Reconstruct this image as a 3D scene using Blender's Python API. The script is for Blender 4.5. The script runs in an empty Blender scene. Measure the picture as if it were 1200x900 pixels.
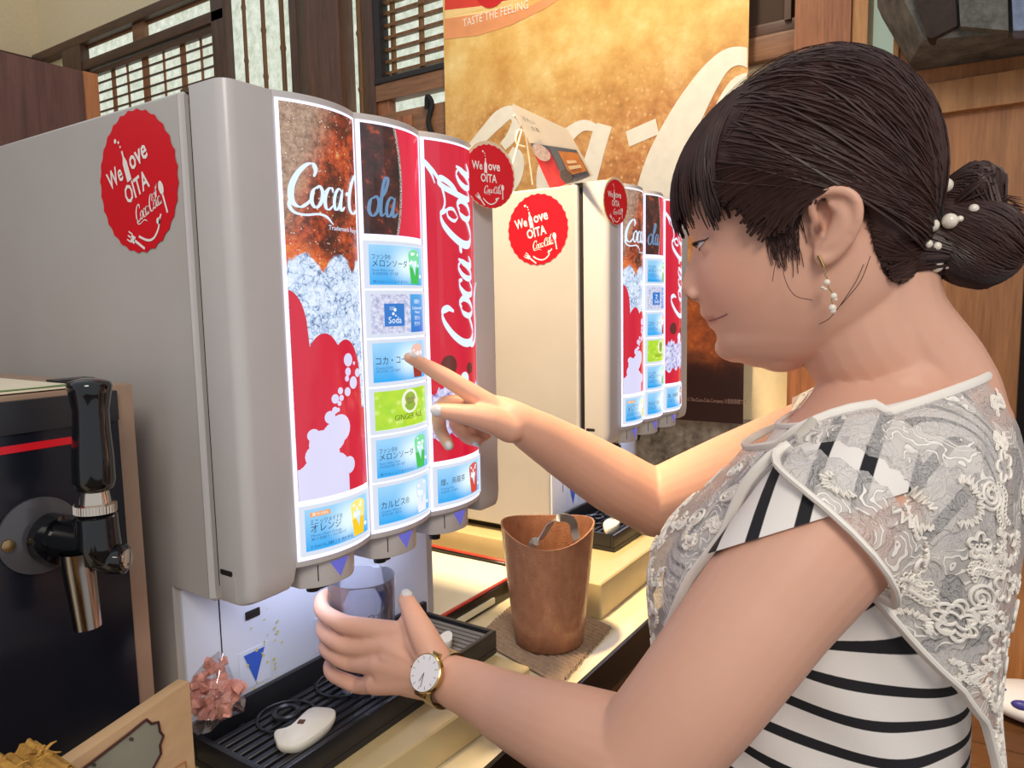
import bpy, bmesh, math, random
from mathutils import Vector, Matrix
import numpy as np
random.seed(7); np.random.seed(7)
scene = bpy.context.scene
COL = scene.collection

# ------------------------------------------------------------------ camera
CAM_X, CAM_Y, CAM_Z = -0.4418, -0.5421, 1.30
CAM_R = ((0.5529, 0.0990, -0.8274), (-0.8331, 0.0436, -0.5514), (-0.0186, 0.9941, 0.1066))
FOC = 860.52                                    # pixels in the 1200 x 900 frame
cd = bpy.data.cameras.new('camera'); cam = bpy.data.objects.new('camera', cd); COL.objects.link(cam)
m4 = Matrix([[*CAM_R[i], (CAM_X, CAM_Y, CAM_Z)[i]] for i in range(3)] + [[0, 0, 0, 1]])
_q = m4.to_quaternion().normalized()
cam.matrix_world = Matrix.Translation((CAM_X, CAM_Y, CAM_Z)) @ _q.to_matrix().to_4x4()
cd.sensor_width = 36; cd.lens = FOC / 1200 * 36; cd.clip_start = 0.02
scene.camera = cam
# ------------------------------------------------------------------ light
w = bpy.data.worlds.new('room_light'); scene.world = w; w.use_nodes = True
w.node_tree.nodes['Background'].inputs[0].default_value = (0.90, 0.94, 1.0, 1)
w.node_tree.nodes['Background'].inputs[1].default_value = 0.56
scene.view_settings.view_transform = 'Standard'; scene.view_settings.look = 'None'
scene.view_settings.exposure = 0.15; scene.view_settings.gamma = 1; scene.view_settings.use_curve_mapping = False
scene.cycles.max_bounces = 10; scene.cycles.transparent_max_bounces = 16
scene.cycles.sample_clamp_indirect = 6
def light(name, typ, loc, target, energy, color, **kw):
    l = bpy.data.lights.new(name, typ); l.energy = energy; l.color = color
    for k, v in kw.items(): setattr(l, k, v)
    o = bpy.data.objects.new(name, l); COL.objects.link(o); o.location = loc
    o.rotation_euler = (Vector(target) - Vector(loc)).to_track_quat('-Z', 'Y').to_euler()
    return o
light('counter_spot', 'SPOT', (0.04, 0.10, 2.60), (0.70, 0.20, 1.12), 250, (1.0, 0.75, 0.44), spot_size=0.92, spot_blend=0.6, shadow_soft_size=0.06)
light('poster_spot', 'SPOT', (0.75, 0.1, 2.7), (1.5, 0.55, 1.6), 39, (1.0, 0.82, 0.58), spot_size=1.6, spot_blend=0.8, shadow_soft_size=0.08)
light('room_lamp', 'AREA', (-1.5, -1.5, 2.7), (0.2, -0.2, 1.1), 30, (1.0, 0.90, 0.78), shape='DISK', size=0.9)

for k_, (lx, ly, lz) in enumerate(((0.147, 0.06, 1.024), (0.898, 0.08, 1.039))):      # added cool fill lights that brighten the splash panels
    light('splash_fill', 'AREA', (lx, ly, lz), (lx, ly + 0.01, 0.8), 0.22, (0.72, 0.78, 1.0), shape='RECTANGLE', size=0.26, size_y=0.03)
# ------------------------------------------------------------------ helpers
def s(r, g, b):
    f = lambda c: ((c / 255 + 0.055) / 1.055) ** 2.4 if c > 10 else c / 255 / 12.92
    return (f(r), f(g), f(b), 1)
_CM = np.array(CAM_R); _CC = np.array([CAM_X, CAM_Y, CAM_Z])
def ray(px):
    return _CM @ (np.array([px[0] - 600, -(px[1] - 450), -FOC]) / FOC)
def on(px, ax, val):                             # the point of a plane seen at a pixel
    r = ray(px); return Vector(_CC + r * ((val - _CC[ax]) / r[ax]))
def dep(px, d): return Vector(_CC + ray(px) * d)

MATS = {}
def nodes_of(m):
    m.use_nodes = True; nt = m.node_tree; nt.nodes.clear(); return nt, nt.nodes, nt.links
def mat(name, col, rough=0.5, metal=0.0, var=0.06, scale=30, bump=0.0, bscale=200, trans=0.0, ior=1.45, emit=None, estr=0, coat=0.0, sss=0.0, stretch=None, spec=None, alpha=None):
    if name in MATS: return MATS[name]
    m = bpy.data.materials.new(name); MATS[name] = m
    nt, N, L = nodes_of(m)
    out = N.new('ShaderNodeOutputMaterial'); p = N.new('ShaderNodeBsdfPrincipled'); L.new(p.outputs[0], out.inputs[0])
    tc = N.new('ShaderNodeTexCoord'); mp = N.new('ShaderNodeMapping'); L.new(tc.outputs['Object'], mp.inputs[0])
    if stretch: mp.inputs['Scale'].default_value = stretch
    nz = N.new('ShaderNodeTexNoise'); nz.inputs['Scale'].default_value = scale; nz.inputs['Detail'].default_value = 5; L.new(mp.outputs[0], nz.inputs[0])
    mx = N.new('ShaderNodeMix'); mx.data_type = 'RGBA'
    mx.inputs[6].default_value = tuple(c * (1 - var * 2) for c in col[:3]) + (1,); mx.inputs[7].default_value = tuple(min(1, c * (1 + var * 2)) for c in col[:3]) + (1,)
    L.new(nz.outputs[0], mx.inputs[0]); L.new(mx.outputs[2], p.inputs['Base Color'])
    p.inputs['Roughness'].default_value = rough; p.inputs['Metallic'].default_value = metal; p.inputs['IOR'].default_value = ior
    if spec is not None: p.inputs['Specular IOR Level'].default_value = spec
    p.inputs['Transmission Weight'].default_value = trans; p.inputs['Coat Weight'].default_value = coat
    if alpha is not None: p.inputs['Alpha'].default_value = alpha
    if sss: p.inputs['Subsurface Weight'].default_value = sss; p.inputs['Subsurface Radius'].default_value = (0.012, 0.005, 0.003); p.inputs['Subsurface Scale'].default_value = 1.0
    if emit: p.inputs['Emission Color'].default_value = emit; p.inputs['Emission Strength'].default_value = estr
    if bump:
        n2 = N.new('ShaderNodeTexNoise'); n2.inputs['Scale'].default_value = bscale; n2.inputs['Detail'].default_value = 6; L.new(mp.outputs[0], n2.inputs[0])
        b = N.new('ShaderNodeBump'); b.inputs['Strength'].default_value = bump; b.inputs['Distance'].default_value = 0.002; L.new(n2.outputs[0], b.inputs['Height']); L.new(b.outputs[0], p.inputs['Normal'])
    return m
class G:
    """tiny node-graph writer"""
    def __init__(g, name):
        g.m = bpy.data.materials.new(name); MATS[name] = g.m; g.nt, g.N, g.L = nodes_of(g.m)
        g.out = g.N.new('ShaderNodeOutputMaterial')
    def n(g, t, **kw):
        x = g.N.new('ShaderNode' + t)
        for k, v in kw.items(): setattr(x, k, v)
        return x
    def inp(g, x, i, v):
        if hasattr(v, 'is_output') or isinstance(v, bpy.types.NodeSocket): g.L.new(v, x.inputs[i])
        else: x.inputs[i].default_value = v
    def math(g, op, a, b=0.0, c=None, clamp=False):
        x = g.n('Math', operation=op, use_clamp=clamp); g.inp(x, 0, a); g.inp(x, 1, b)
        if c is not None: g.inp(x, 2, c)
        return x.outputs[0]
    def mix(g, f, a, b):
        x = g.n('Mix', data_type='RGBA'); g.inp(x, 0, f); g.inp(x, 6, a); g.inp(x, 7, b); return x.outputs[2]
    def noise(g, vec, sc, det=4, rough=0.5, out=0):
        x = g.n('TexNoise'); g.L.new(vec, x.inputs[0]); x.inputs['Scale'].default_value = sc; x.inputs['Detail'].default_value = det; x.inputs['Roughness'].default_value = rough
        return x.outputs[out]
    def voro(g, vec, sc, feature='F1', rnd=1.0, out=0):
        x = g.n('TexVoronoi', feature=feature); g.L.new(vec, x.inputs[0]); x.inputs['Scale'].default_value = sc; x.inputs['Randomness'].default_value = rnd
        return x.outputs[out]
    def step(g, v, a, b):                          # smooth 0..1 between a and b
        x = g.n('MapRange', interpolation_type='SMOOTHSTEP'); g.L.new(v, x.inputs[0]); x.inputs[1].default_value = a; x.inputs[2].default_value = b
        return x.outputs[0]
    def ramp(g, v, stops):
        x = g.n('ValToRGB'); g.L.new(v, x.inputs[0]); e = x.color_ramp.elements
        while len(e) < len(stops): e.new(0.5)
        for k, (p_, c_) in enumerate(stops): e[k].position = p_; e[k].color = c_
        return x.outputs[0]
    def coords(g, which='Object', scale=(1, 1, 1), loc=(0, 0, 0)):
        tc = g.n('TexCoord'); mp = g.n('Mapping'); g.L.new(tc.outputs[which], mp.inputs[0]); mp.inputs['Scale'].default_value = scale; mp.inputs['Location'].default_value = loc
        return mp.outputs[0]
    def xyz(g, vec):
        x = g.n('SeparateXYZ'); g.L.new(vec, x.inputs[0]); return x.outputs
    def emission(g, col, strength):
        # a backlit print: lit plastic that also glows
        p = g.n('BsdfPrincipled'); g.inp(p, 'Base Color', (0.04, 0.04, 0.04, 1)); p.inputs['Roughness'].default_value = 0.12
        g.inp(p, 'Emission Color', col); p.inputs['Emission Strength'].default_value = strength
        g.L.new(p.outputs[0], g.out.inputs[0]); return g.m
    def surf(g, col, rough=0.5, metal=0, bump=None, bstr=0.3, bdist=0.002, coat=0, spec=None):
        p = g.n('BsdfPrincipled'); g.inp(p, 'Base Color', col); g.inp(p, 'Roughness', rough); p.inputs['Metallic'].default_value = metal; p.inputs['Coat Weight'].default_value = coat
        if spec is not None: p.inputs['Specular IOR Level'].default_value = spec
        if bump is not None:
            b = g.n('Bump'); b.inputs['Strength'].default_value = bstr; b.inputs['Distance'].default_value = bdist; g.L.new(bump, b.inputs['Height']); g.L.new(b.outputs[0], p.inputs['Normal'])
        g.L.new(p.outputs[0], g.out.inputs[0]); g.p = p; return g.m

class MB:
    """mesh builder in world coordinates"""
    def __init__(b): b.v = []; b.f = []; b.uv = None; b.smooth = False
    def add(b, vs, fs):
        o = len(b.v); b.v += [tuple(p) for p in vs]; b.f += [tuple(i + o for i in f) for f in fs]; return b
    def box(b, x0, x1, y0, y1, z0, z1):
        return b.add([(x, y, z) for x in (x0, x1) for y in (y0, y1) for z in (z0, z1)],
                     [(0, 1, 3, 2), (4, 6, 7, 5), (0, 4, 5, 1), (2, 3, 7, 6), (0, 2, 6, 4), (1, 5, 7, 3)])
    def obox(b, c, ax, ay, az):                    # box from a centre and three half-axis vectors
        c, ax, ay, az = map(Vector, (c, ax, ay, az))
        return b.add([c + ax * i + ay * j + az * k for i in (-1, 1) for j in (-1, 1) for k in (-1, 1)],
                     [(0, 1, 3, 2), (4, 6, 7, 5), (0, 4, 5, 1), (2, 3, 7, 6), (0, 2, 6, 4), (1, 5, 7, 3)])
    def grid(b, fn, nu, nv, closeu=False):
        mu = nu if closeu else nu + 1
        vs = [fn(i / nu, j / nv) for j in range(nv + 1) for i in range(mu)]
        fs = []
        for j in range(nv):
            for i in range(nu):
                a = j * mu + i; c = j * mu + (i + 1) % mu
                fs.append((a, c, c + mu, a + mu))
        return b.add(vs, fs)
    def prism(b, poly, fn0, fn1):                  # poly of 2d points carried to two caps
        n = len(poly); vs = [fn0(*p) for p in poly] + [fn1(*p) for p in poly]
        fs = [tuple(range(n))[::-1], tuple(range(n, 2 * n))] + [(i, (i + 1) % n, n + (i + 1) % n, n + i) for i in range(n)]
        return b.add(vs, fs)
    def tube(b, pts, rad, n=8, cap=True, flat=1.0, up=None):
        pts = [Vector(p) for p in pts]; m = len(pts)
        R = rad if hasattr(rad, '__len__') else [rad] * m
        t0 = (pts[1] - pts[0]).normalized(); nrm = Vector(up) if up else (Vector((0, 0, 1)) if abs(t0.z) < 0.9 else Vector((1, 0, 0)))
        vs = []
        for i, p in enumerate(pts):
            t = (pts[min(i + 1, m - 1)] - pts[max(i - 1, 0)])
            t = t.normalized() if t.length > 1e-9 else t0
            nn = nrm - t * nrm.dot(t)
            nrm = nn.normalized() if nn.length > 1e-6 else t.orthogonal().normalized()
            bi = t.cross(nrm)
            for k in range(n):
                a = 2 * math.pi * k / n; vs.append(p + (nrm * math.cos(a) * flat + bi * math.sin(a)) * R[i])
        fs = [(i * n + k, i * n + (k + 1) % n, (i + 1) * n + (k + 1) % n, (i + 1) * n + k) for i in range(m - 1) for k in range(n)]
        if cap: fs += [tuple(range(n))[::-1], tuple(range((m - 1) * n, m * n))]
        return b.add(vs, fs)
    def lathe(b, prof, c=(0, 0, 0), n=24, axis='Z', sx=1, sy=1, rot=None, capb=True, capt=True):
        vs = []; c = Vector(c)
        for r, h in prof:
            for k in range(n):
                a = 2 * math.pi * k / n; p = Vector((math.cos(a) * r * sx, math.sin(a) * r * sy, h))
                if axis == 'Y': p = Vector((p.x, -p.z, p.y))
                elif axis == 'X': p = Vector((p.z, p.y, p.x))
                if rot is not None: p = rot @ p
                vs.append(c + p)
        m = len(prof)
        fs = [(i * n + k, i * n + (k + 1) % n, (i + 1) * n + (k + 1) % n, (i + 1) * n + k) for i in range(m - 1) for k in range(n)]
        if capb: fs.append(tuple(range(n))[::-1])
        if capt: fs.append(tuple(range((m - 1) * n, m * n)))
        return b.add(vs, fs)
    def ball(b, c, r, nu=16, nv=10, rot=None):
        r = r if hasattr(r, '__len__') else (r, r, r); c = Vector(c)
        vs = []; 
        for j in range(1, nv):
            th = math.pi * j / nv
            for i in range(nu):
                a = 2 * math.pi * i / nu; vs.append(Vector((r[0] * math.sin(th) * math.cos(a), r[1] * math.sin(th) * math.sin(a), -r[2] * math.cos(th))))
        vs += [Vector((0, 0, -r[2])), Vector((0, 0, r[2]))]
        if rot is not None: vs = [rot @ v for v in vs]
        fs = [(j * nu + i, j * nu + (i + 1) % nu, (j + 1) * nu + (i + 1) % nu, (j + 1) * nu + i) for j in range(nv - 2) for i in range(nu)]
        bt, tp = len(vs) - 2, len(vs) - 1
        fs += [(bt, (i + 1) % nu, i) for i in range(nu)] + [(tp, (nv - 2) * nu + i, (nv - 2) * nu + (i + 1) % nu) for i in range(nu)]
        return b.add([c + v for v in vs], fs)
ORG = {}
def mesh_of(mb, org=(0, 0, 0), bevel=0, seg=2, smooth=None, name='m', uvf=None, ang=40):
    me = bpy.data.meshes.new(name)
    o = Vector(org)
    me.from_pydata([tuple(Vector(p) - o) for p in mb.v], [], mb.f)
    bm = bmesh.new(); bm.from_mesh(me)
    bmesh.ops.remove_doubles(bm, verts=bm.verts, dist=1e-6)
    bmesh.ops.recalc_face_normals(bm, faces=bm.faces)
    if bevel:
        es = [e for e in bm.edges if len(e.link_faces) == 2 and e.calc_face_angle(0) > math.radians(35)]
        bmesh.ops.bevel(bm, geom=es, offset=bevel, segments=seg, profile=0.7, affect='EDGES', clamp_overlap=True)
    if uvf:
        lay = bm.loops.layers.uv.new('UVMap')
        for f in bm.faces:
            for lp in f.loops: lp[lay].uv = uvf(lp.vert.co + o)
    bm.to_mesh(me); bm.free()
    if smooth is None: smooth = bevel > 0
    if smooth:
        me.polygons.foreach_set('use_smooth', [True] * len(me.polygons))
        try: me.set_sharp_from_angle(angle=math.radians(ang))
        except Exception: pass
    return me
def link(name, me, m, parent=None, org=(0, 0, 0)):
    me.name = name
    o = bpy.data.objects.new(name, me); COL.objects.link(o)
    if m is not None: me.materials.append(m)
    if parent is not None: o.parent = parent; ORG[o.name] = ORG[parent.name]
    else: o.location = org; ORG[o.name] = Vector(org)
    return o
def part(name, mb, m, parent, label=None, kind=None, **kw):
    o = link(name, mesh_of(mb, ORG[parent.name], **kw), m, parent)
    if label: o['label'] = label
    if kind: o['kind'] = kind
    return o
def tag(o, label, cat=None, group=None, kind=None):
    o['label'] = label
    if cat: o['category'] = cat
    if group: o['group'] = group
    if kind: o['kind'] = kind
    return o
def thing(name, label, cat, loc, group=None):
    o = bpy.data.objects.new(name, None); COL.objects.link(o); o.location = loc; o.empty_display_size = 0.05; ORG[o.name] = Vector(loc)
    return tag(o, label, cat, group)
def single(name, label, cat, mb, m, loc, group=None, **kw):
    return tag(link(name, mesh_of(mb, loc, **kw), m, None, loc), label, cat, group)
def struct(name, mb, m, label, loc=(0, 0, 0), **kw):
    o = link(name, mesh_of(mb, loc, **kw), m, None, loc); o['kind'] = 'structure'; o['label'] = label; return o
def copy_tree(o, parent=None):
    c = o.copy(); COL.objects.link(c)
    if parent is not None: c.parent = parent
    for ch in list(o.children): copy_tree(ch, c)
    return c
def catmull(pts, k=8, closed=False):
    P = [np.array(p, float) for p in pts]; n = len(P); out = []
    rng = n if closed else n - 1
    for i in range(rng):
        p0 = P[(i - 1) % n] if closed or i > 0 else 2 * P[0] - P[1]
        p1 = P[i]; p2 = P[(i + 1) % n]
        p3 = P[(i + 2) % n] if closed or i + 2 < n else 2 * P[-1] - P[-2]
        for j in range(k):
            t = j / k; out.append(0.5 * ((2 * p1) + (p2 - p0) * t + (2 * p0 - 5 * p1 + 4 * p2 - p3) * t * t + (3 * p1 - p0 - 3 * p2 + p3) * t ** 3))
    if not closed: out.append(P[-1])
    return out
# --- flat print: lettering carried on to a surface by fn(x, y, lift) -> point
def text_mb(txt, fn, x0, y0, h=None, wid=None, bold=0.0, align='L', lift=0.0, space=1.0, mb=None):
    cu = bpy.data.curves.new('lettering', 'FONT'); cu.body = txt; cu.size = 1; cu.offset = bold; cu.resolution_u = 2; cu.space_character = space
    to = bpy.data.objects.new('lettering', cu); COL.objects.link(to)
    dg = bpy.context.evaluated_depsgraph_get(); me = bpy.data.meshes.new_from_object(to.evaluated_get(dg))
    bpy.data.objects.remove(to); bpy.data.curves.remove(cu)
    vs = [v.co.copy() for v in me.vertices]; fs = [tuple(p.vertices) for p in me.polygons]; bpy.data.meshes.remove(me)
    mb = mb or MB()
    if not vs: return mb
    xs = [v.x for v in vs]; ys = [v.y for v in vs]; bw = max(xs) - min(xs); bh = 0.72
    sc = h / bh if h else wid / bw
    sx = wid / bw if wid else sc
    ox = {'L': min(xs), 'C': (min(xs) + max(xs)) / 2, 'R': max(xs)}[align]
    return mb.add([fn(x0 + (v.x - ox) * sx, y0 + v.y * sc, lift) for v in vs], fs)
SCRIPT = [  # strokes of the flowing script logo: (points, thin, thick)
    ([(0.66, .70), (0.70, .86), (0.60, .99), (0.42, .93), (0.22, .70), (0.12, .40), (0.16, .12), (0.34, .0), (0.52, .08), (0.66, .24)], .035, .15),
    ([(0.14, .30), (0.10, .05), (0.22, -.12), (0.50, -.17), (0.85, -.13), (1.10, -.18), (1.32, -.34)], .05, .09),
    ([(0.78, .50), (0.66, .38), (0.64, .14), (0.76, .01), (0.90, .14), (0.93, .38), (0.83, .51), (0.76, .44)], .03, .11),
    ([(0.90, .42), (1.0, .40), (1.06, .46)], .03, .05),
    ([(1.27, .40), (1.22, .50), (1.10, .46), (1.02, .26), (1.05, .05), (1.16, .0), (1.30, .12)], .03, .11),
    ([(1.58, .46), (1.48, .52), (1.36, .40), (1.32, .18), (1.38, .02), (1.50, .10), (1.58, .34), (1.60, .48)], .03, .11),
    ([(1.62, .52), (1.56, .20), (1.60, .02), (1.74, .12)], .03, .12),
    ([(1.74, .42), (1.90, .45)], .09, .09),
    ([(2.36, .50), (2.48, .64), (2.44, .80), (2.32, .78), (2.28, .62), (2.36, .50)], .03, .06),
    ([(2.44, .80), (2.34, .96), (2.16, .90), (2.0, .66), (1.92, .36), (1.96, .10), (2.12, .0), (2.30, .10), (2.42, .28)], .035, .15),
    ([(2.34, .96), (2.55, .86), (2.80, .92), (3.00, 1.06), (3.18, 1.30), (3.02, 1.16), (2.84, 1.08)], .04, .09),
    ([(2.54, .50), (2.42, .38), (2.40, .14), (2.52, .01), (2.66, .14), (2.69, .38), (2.59, .51), (2.52, .44)], .03, .11),
    ([(2.66, .36), (2.86, .60), (2.96, .92), (2.88, 1.0), (2.80, .80), (2.76, .30), (2.80, .03), (2.94, .12)], .03, .11),
    ([(3.22, .46), (3.12, .52), (3.00, .40), (2.96, .18), (3.02, .02), (3.14, .10), (3.22, .34), (3.24, .48)], .03, .11),
    ([(3.26, .52), (3.20, .20), (3.24, .02), (3.40, .14)], .03, .12),
]
def script_mb(fn, x0, y0, w, lift=0.0, mb=None, xmax=None, h=None, sub=7, strokes=None):
    mb = mb or MB(); sc = w / 3.4; sy = h / 1.0 if h else sc
    for pts, tn, tk in (strokes or SCRIPT):
        P = catmull(pts, sub); m = len(P); L_ = []; R_ = []
        for i, p in enumerate(P):
            t = P[min(i + 1, m - 1)] - P[max(i - 1, 0)]; t = t / (np.linalg.norm(t) + 1e-9)
            e = min(1, 0.35 + 4 * min(i, m - 1 - i) / m)
            hw = (tn + (tk - tn) * abs(t[1]) ** 1.3) / 2 * e
            nrm = np.array([-t[1], t[0]])
            L_.append(p + nrm * hw); R_.append(p - nrm * hw)
        T = lambda q: (x0 + (q[0] + 0.12 * q[1]) * sc, y0 + q[1] * sy)
        V = [T(q) for q in L_] + [T(q) for q in R_]
        if xmax is not None: V = [(min(a, xmax), b_) for a, b_ in V]
        mb.add([fn(a, b_, lift) for a, b_ in V], [(i, i + 1, m + i + 1, m + i) for i in range(m - 1)])
    return mb
def disc_mb(fn, x, y, r, lift=0.0, n=20, rings=2, mb=None, ry=None, a0=0, scal=None):
    mb = mb or MB(); ry = ry or r; vs = [fn(x, y, lift)]; fs = []
    for k in range(1, rings + 1):
        for i in range(n):
            a = a0 + 2 * math.pi * i / n; q = (scal(a) if scal else 1.0) * k / rings
            vs.append(fn(x + r * q * math.cos(a), y + ry * q * math.sin(a), lift))
    fs += [(0, 1 + i, 1 + (i + 1) % n) for i in range(n)]
    for k in range(rings - 1):
        fs += [(1 + k * n + i, 1 + k * n + (i + 1) % n, 1 + (k + 1) * n + (i + 1) % n, 1 + (k + 1) * n + i)[::-1] for i in range(n)]
    return mb.add(vs, fs)
def poly_mb(fn, pts, lift=0.0, mb=None):
    mb = mb or MB(); return mb.add([fn(a, b_, lift) for a, b_ in pts], [tuple(range(len(pts)))])
def rect_mb(fn, x0, x1, y0, y1, lift=0.0, nx=8, mb=None):
    mb = mb or MB(); return mb.grid(lambda u, v: fn(x0 + (x1 - x0) * u, y0 + (y1 - y0) * v, lift), nx, 1)
# ------------------------------------------------------------------ setting
def wood(name, c1, c2, rough=0.45, axis='Z', sc=1.0, coat=0.0):
    g = G(name); st = {'Z': (14, 14, 1.2), 'Y': (14, 1.2, 14), 'X': (1.2, 14, 14)}[axis]
    v = g.coords('Object', tuple(k * sc for k in st))
    n1 = g.noise(v, 3, 6, 0.6); n2 = g.noise(v, 14, 3)
    f = g.math('ADD', g.math('MULTIPLY', n1, 0.75), g.math('MULTIPLY', n2, 0.35))
    return g.surf(g.ramp(f, [(0.32, c1), (0.72, c2)]), rough, bump=n2, bstr=0.15, coat=coat)
M_wood_red = wood('cedar_wood', s(104, 62, 38), s(168, 108, 70))
M_wood_y = wood('cedar_beam_wood', s(98, 66, 44), s(150, 106, 74), axis='Y')
M_wood_dark = wood('dark_stained_wood', s(52, 34, 24), s(98, 68, 52))
M_wood_dark_y = wood('dark_stained_beam', s(52, 34, 24), s(98, 66, 48), axis='Y')
M_wood_panel = wood('honey_plywood', s(140, 88, 48), s(186, 128, 78))
M_wood_rail = wood('honey_rail', s(160, 110, 62), s(200, 148, 96), axis='Z', sc=1.4)
M_board = wood('walnut_veneer', s(64, 40, 36), s(104, 74, 68))
M_board_end = wood('walnut_veneer_edge', s(138, 88, 52), s(176, 118, 76))
M_bamboo = wood('smoked_bamboo', s(88, 56, 28), s(134, 92, 48))
M_plaster = mat('cream_plaster', s(232, 214, 176), 0.9, var=0.04, scale=60, bump=0.15, bscale=300)
M_paper = (lambda g: g.emission(g.ramp(g.noise(g.coords('Object', (1, 1, 1)), 26, 8, 0.75), [(0.35, s(186, 196, 174)), (0.62, s(232, 238, 222))]), 0.9))(G('daylit_shoji_paper'))
M_concrete = (lambda g: (lambda v: g.surf(g.ramp(g.math('ADD', g.math('MULTIPLY', g.noise(v, 9, 8, 0.7), 0.7), g.math('MULTIPLY', g.noise(v, 60, 4), 0.3)), [(0.36, s(96, 86, 76)), (0.62, s(196, 184, 170))]), 0.85, bump=g.noise(v, 90, 5), bstr=0.3))(g.coords()))(G('stained_concrete'))
M_floor = wood('floor_boards', s(74, 46, 26), s(112, 74, 42), axis='Y')

XW = 1.50
struct('floor', MB().box(-3, 1.6, -3, 3.7, -0.04, 0), M_floor, 'brown wooden floor of the room')
far = struct('wall_far', MB().box(XW, XW + 0.1, -0.30, 3.65, 0, 3.2), M_plaster, 'cream plastered end wall behind the poster')
part('plinth', MB().box(XW - 0.012, XW, -0.12, 0.6, 0.6, 0.988), M_concrete, far, 'stained grey concrete band of the wall')
struct('wall_left', MB().box(-1.0, XW + 0.1, 3.62, 3.72, 0, 3.2), M_plaster, 'cream plastered side wall beyond the partition')
struct('trim_1', MB().box(-1.0, XW, 3.58, 3.62, 2.50, 2.585), M_wood_dark_y, 'dark picture rail on the side wall', bevel=0.004)
struct('trim_2', MB().box(XW - 0.05, XW, 0.3, 3.6, 2.56, 2.60), M_wood_dark_y, 'dark lintel beam over the lattice windows', bevel=0.004)
# window with transom panes and a lattice
W1 = struct('window_1', MB().box(XW - 0.006, XW - 0.002, 2.05, 3.2, 1.5, 2.56), M_paper, 'daylit lattice window with two transom panes')
part('mid_rail', MB().box(XW - 0.045, XW - 0.006, 2.05, 3.3, 2.44, 2.482), M_wood_dark_y, W1, bevel=0.003)
part('head_rail', MB().box(XW - 0.03, XW - 0.006, 2.05, 3.3, 2.41, 2.432), M_wood_dark_y, W1, bevel=0.002)
part('transom_rail', MB().box(XW - 0.012, XW - 0.006, 2.12, 3.15, 2.548, 2.562), M_wood_y, W1, bevel=0.002)
part('post', MB().box(XW - 0.03, XW - 0.006, 2.625, 2.715, 2.48, 2.56), M_wood_y, W1, bevel=0.003)
part('post', MB().box(XW - 0.05, XW - 0.006, 3.13, 3.30, 1.5, 2.56), M_wood_dark, W1, bevel=0.003)
part('post', MB().box(XW - 0.045, XW - 0.006, 2.045, 2.13, 1.4, 2.62), M_wood_dark, W1, bevel=0.004)
for y, t in ((2.93, .015), (2.81, .006), (2.665, .024), (2.523, .006), (2.382, .018), (2.255, .006), (2.14, .008)):
    part('muntin', MB().box(XW - 0.011, XW - 0.006, y - t, y + t, 1.5, 2.412), M_wood_red, W1)
for k in range(14):
    z = 2.378 - 0.0435 * k
    part('muntin', MB().box(XW - 0.013, XW - 0.006, 2.13, 3.14, z - 0.0038, z + 0.0038), M_wood_dark_y, W1)
# bamboo window
W2 = struct('window_2', MB().box(XW - 0.006, XW - 0.002, 1.30, 2.05, 1.5, 2.75), M_paper, 'daylit paper window behind upright bamboo poles')
def bamboo(y, r, m=M_bamboo, dx=0.02):
    b = MB(); pr = []
    z = 1.5; k = 0
    while z < 2.76:
        pr += [(r * 0.92, z), (r * 0.92, z + 0.165), (r * 1.18, z + 0.175), (r * 1.18, z + 0.18), (r * 0.92, z + 0.19)]; z += 0.19 + 0.02 * math.sin(y * 40)
    b.lathe(pr, (XW - dx, y, 0), 10); part('bamboo_pole', b, m, W2, smooth=True)
for y, r in ((1.955, .008), (1.844, .009), (1.738, .010), (1.339, .013)): bamboo(y, r)
part('post', MB().box(XW - 0.05, XW - 0.006, 1.625, 1.665, 1.5, 2.75), M_wood_dark, W2, bevel=0.003)
P1 = struct('trim_3', MB().box(XW - 0.075, XW, 1.385, 1.56, 1.2, 2.9), wood('pillar_wood', s(70, 45, 34), s(112, 76, 58)), 'thick brown wooden pillar between the windows', bevel=0.004)
# right lattice window
W3 = struct('window_3', MB().box(XW - 0.006, XW - 0.002, 0.90, 1.30, 1.88, 2.75), M_paper, 'daylit lattice window beside the poster')
part('post', MB().box(XW - 0.052, XW - 0.006, 1.25, 1.296, 1.8, 2.75), M_wood_dark, W3, bevel=0.003)
part('post', MB().box(XW - 0.05, XW - 0.006, 1.222, 1.25, 2.04, 2.75), mat('black_brown_frame', s(38, 34, 36), 0.5), W3, bevel=0.002)
for z in (2.275, 2.236, 2.197, 2.158, 2.12, 2.083, 2.31, 2.35, 2.39): part('muntin', MB().box(XW - 0.028, XW - 0.01, 0.90, 1.222, z - 0.0045, z + 0.0045), M_bamboo, W3)
for y in (1.195, 1.071): part('muntin', MB().box(XW - 0.02, XW - 0.006, y - 0.006, y + 0.006, 2.06, 2.75), M_bamboo, W3)
part('sill', MB().box(XW - 0.055, XW - 0.006, 0.90, 1.25, 2.045, 2.062), mat('black_brown_frame', s(38, 34, 36)), W3, bevel=0.002)
part('rail', MB().box(XW - 0.05, XW - 0.006, 0.90, 1.25, 1.99, 2.045), M_wood_y, W3, bevel=0.003)
part('post', MB().box(XW - 0.04, XW - 0.006, 1.20, 1.25, 1.90, 1.99), M_wood_red, W3, bevel=0.002)
part('rail', MB().box(XW - 0.05, XW - 0.006, 0.90, 1.28, 1.84, 1.945), M_wood_y, W3, bevel=0.003)
part('block', MB().box(XW - 0.056, XW - 0.05, 1.09, 1.155, 1.86, 1.925), M_wood_red, W3, bevel=0.003)
cordb = MB().tube(catmull([(XW - .058, 1.02, 1.93), (XW - .066, 1.01, 1.965), (XW - .058, 1.0, 1.94), (XW - .06, 1.015, 1.89), (XW - .057, 1.0, 1.84)], 6), 0.009, 8)
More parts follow.
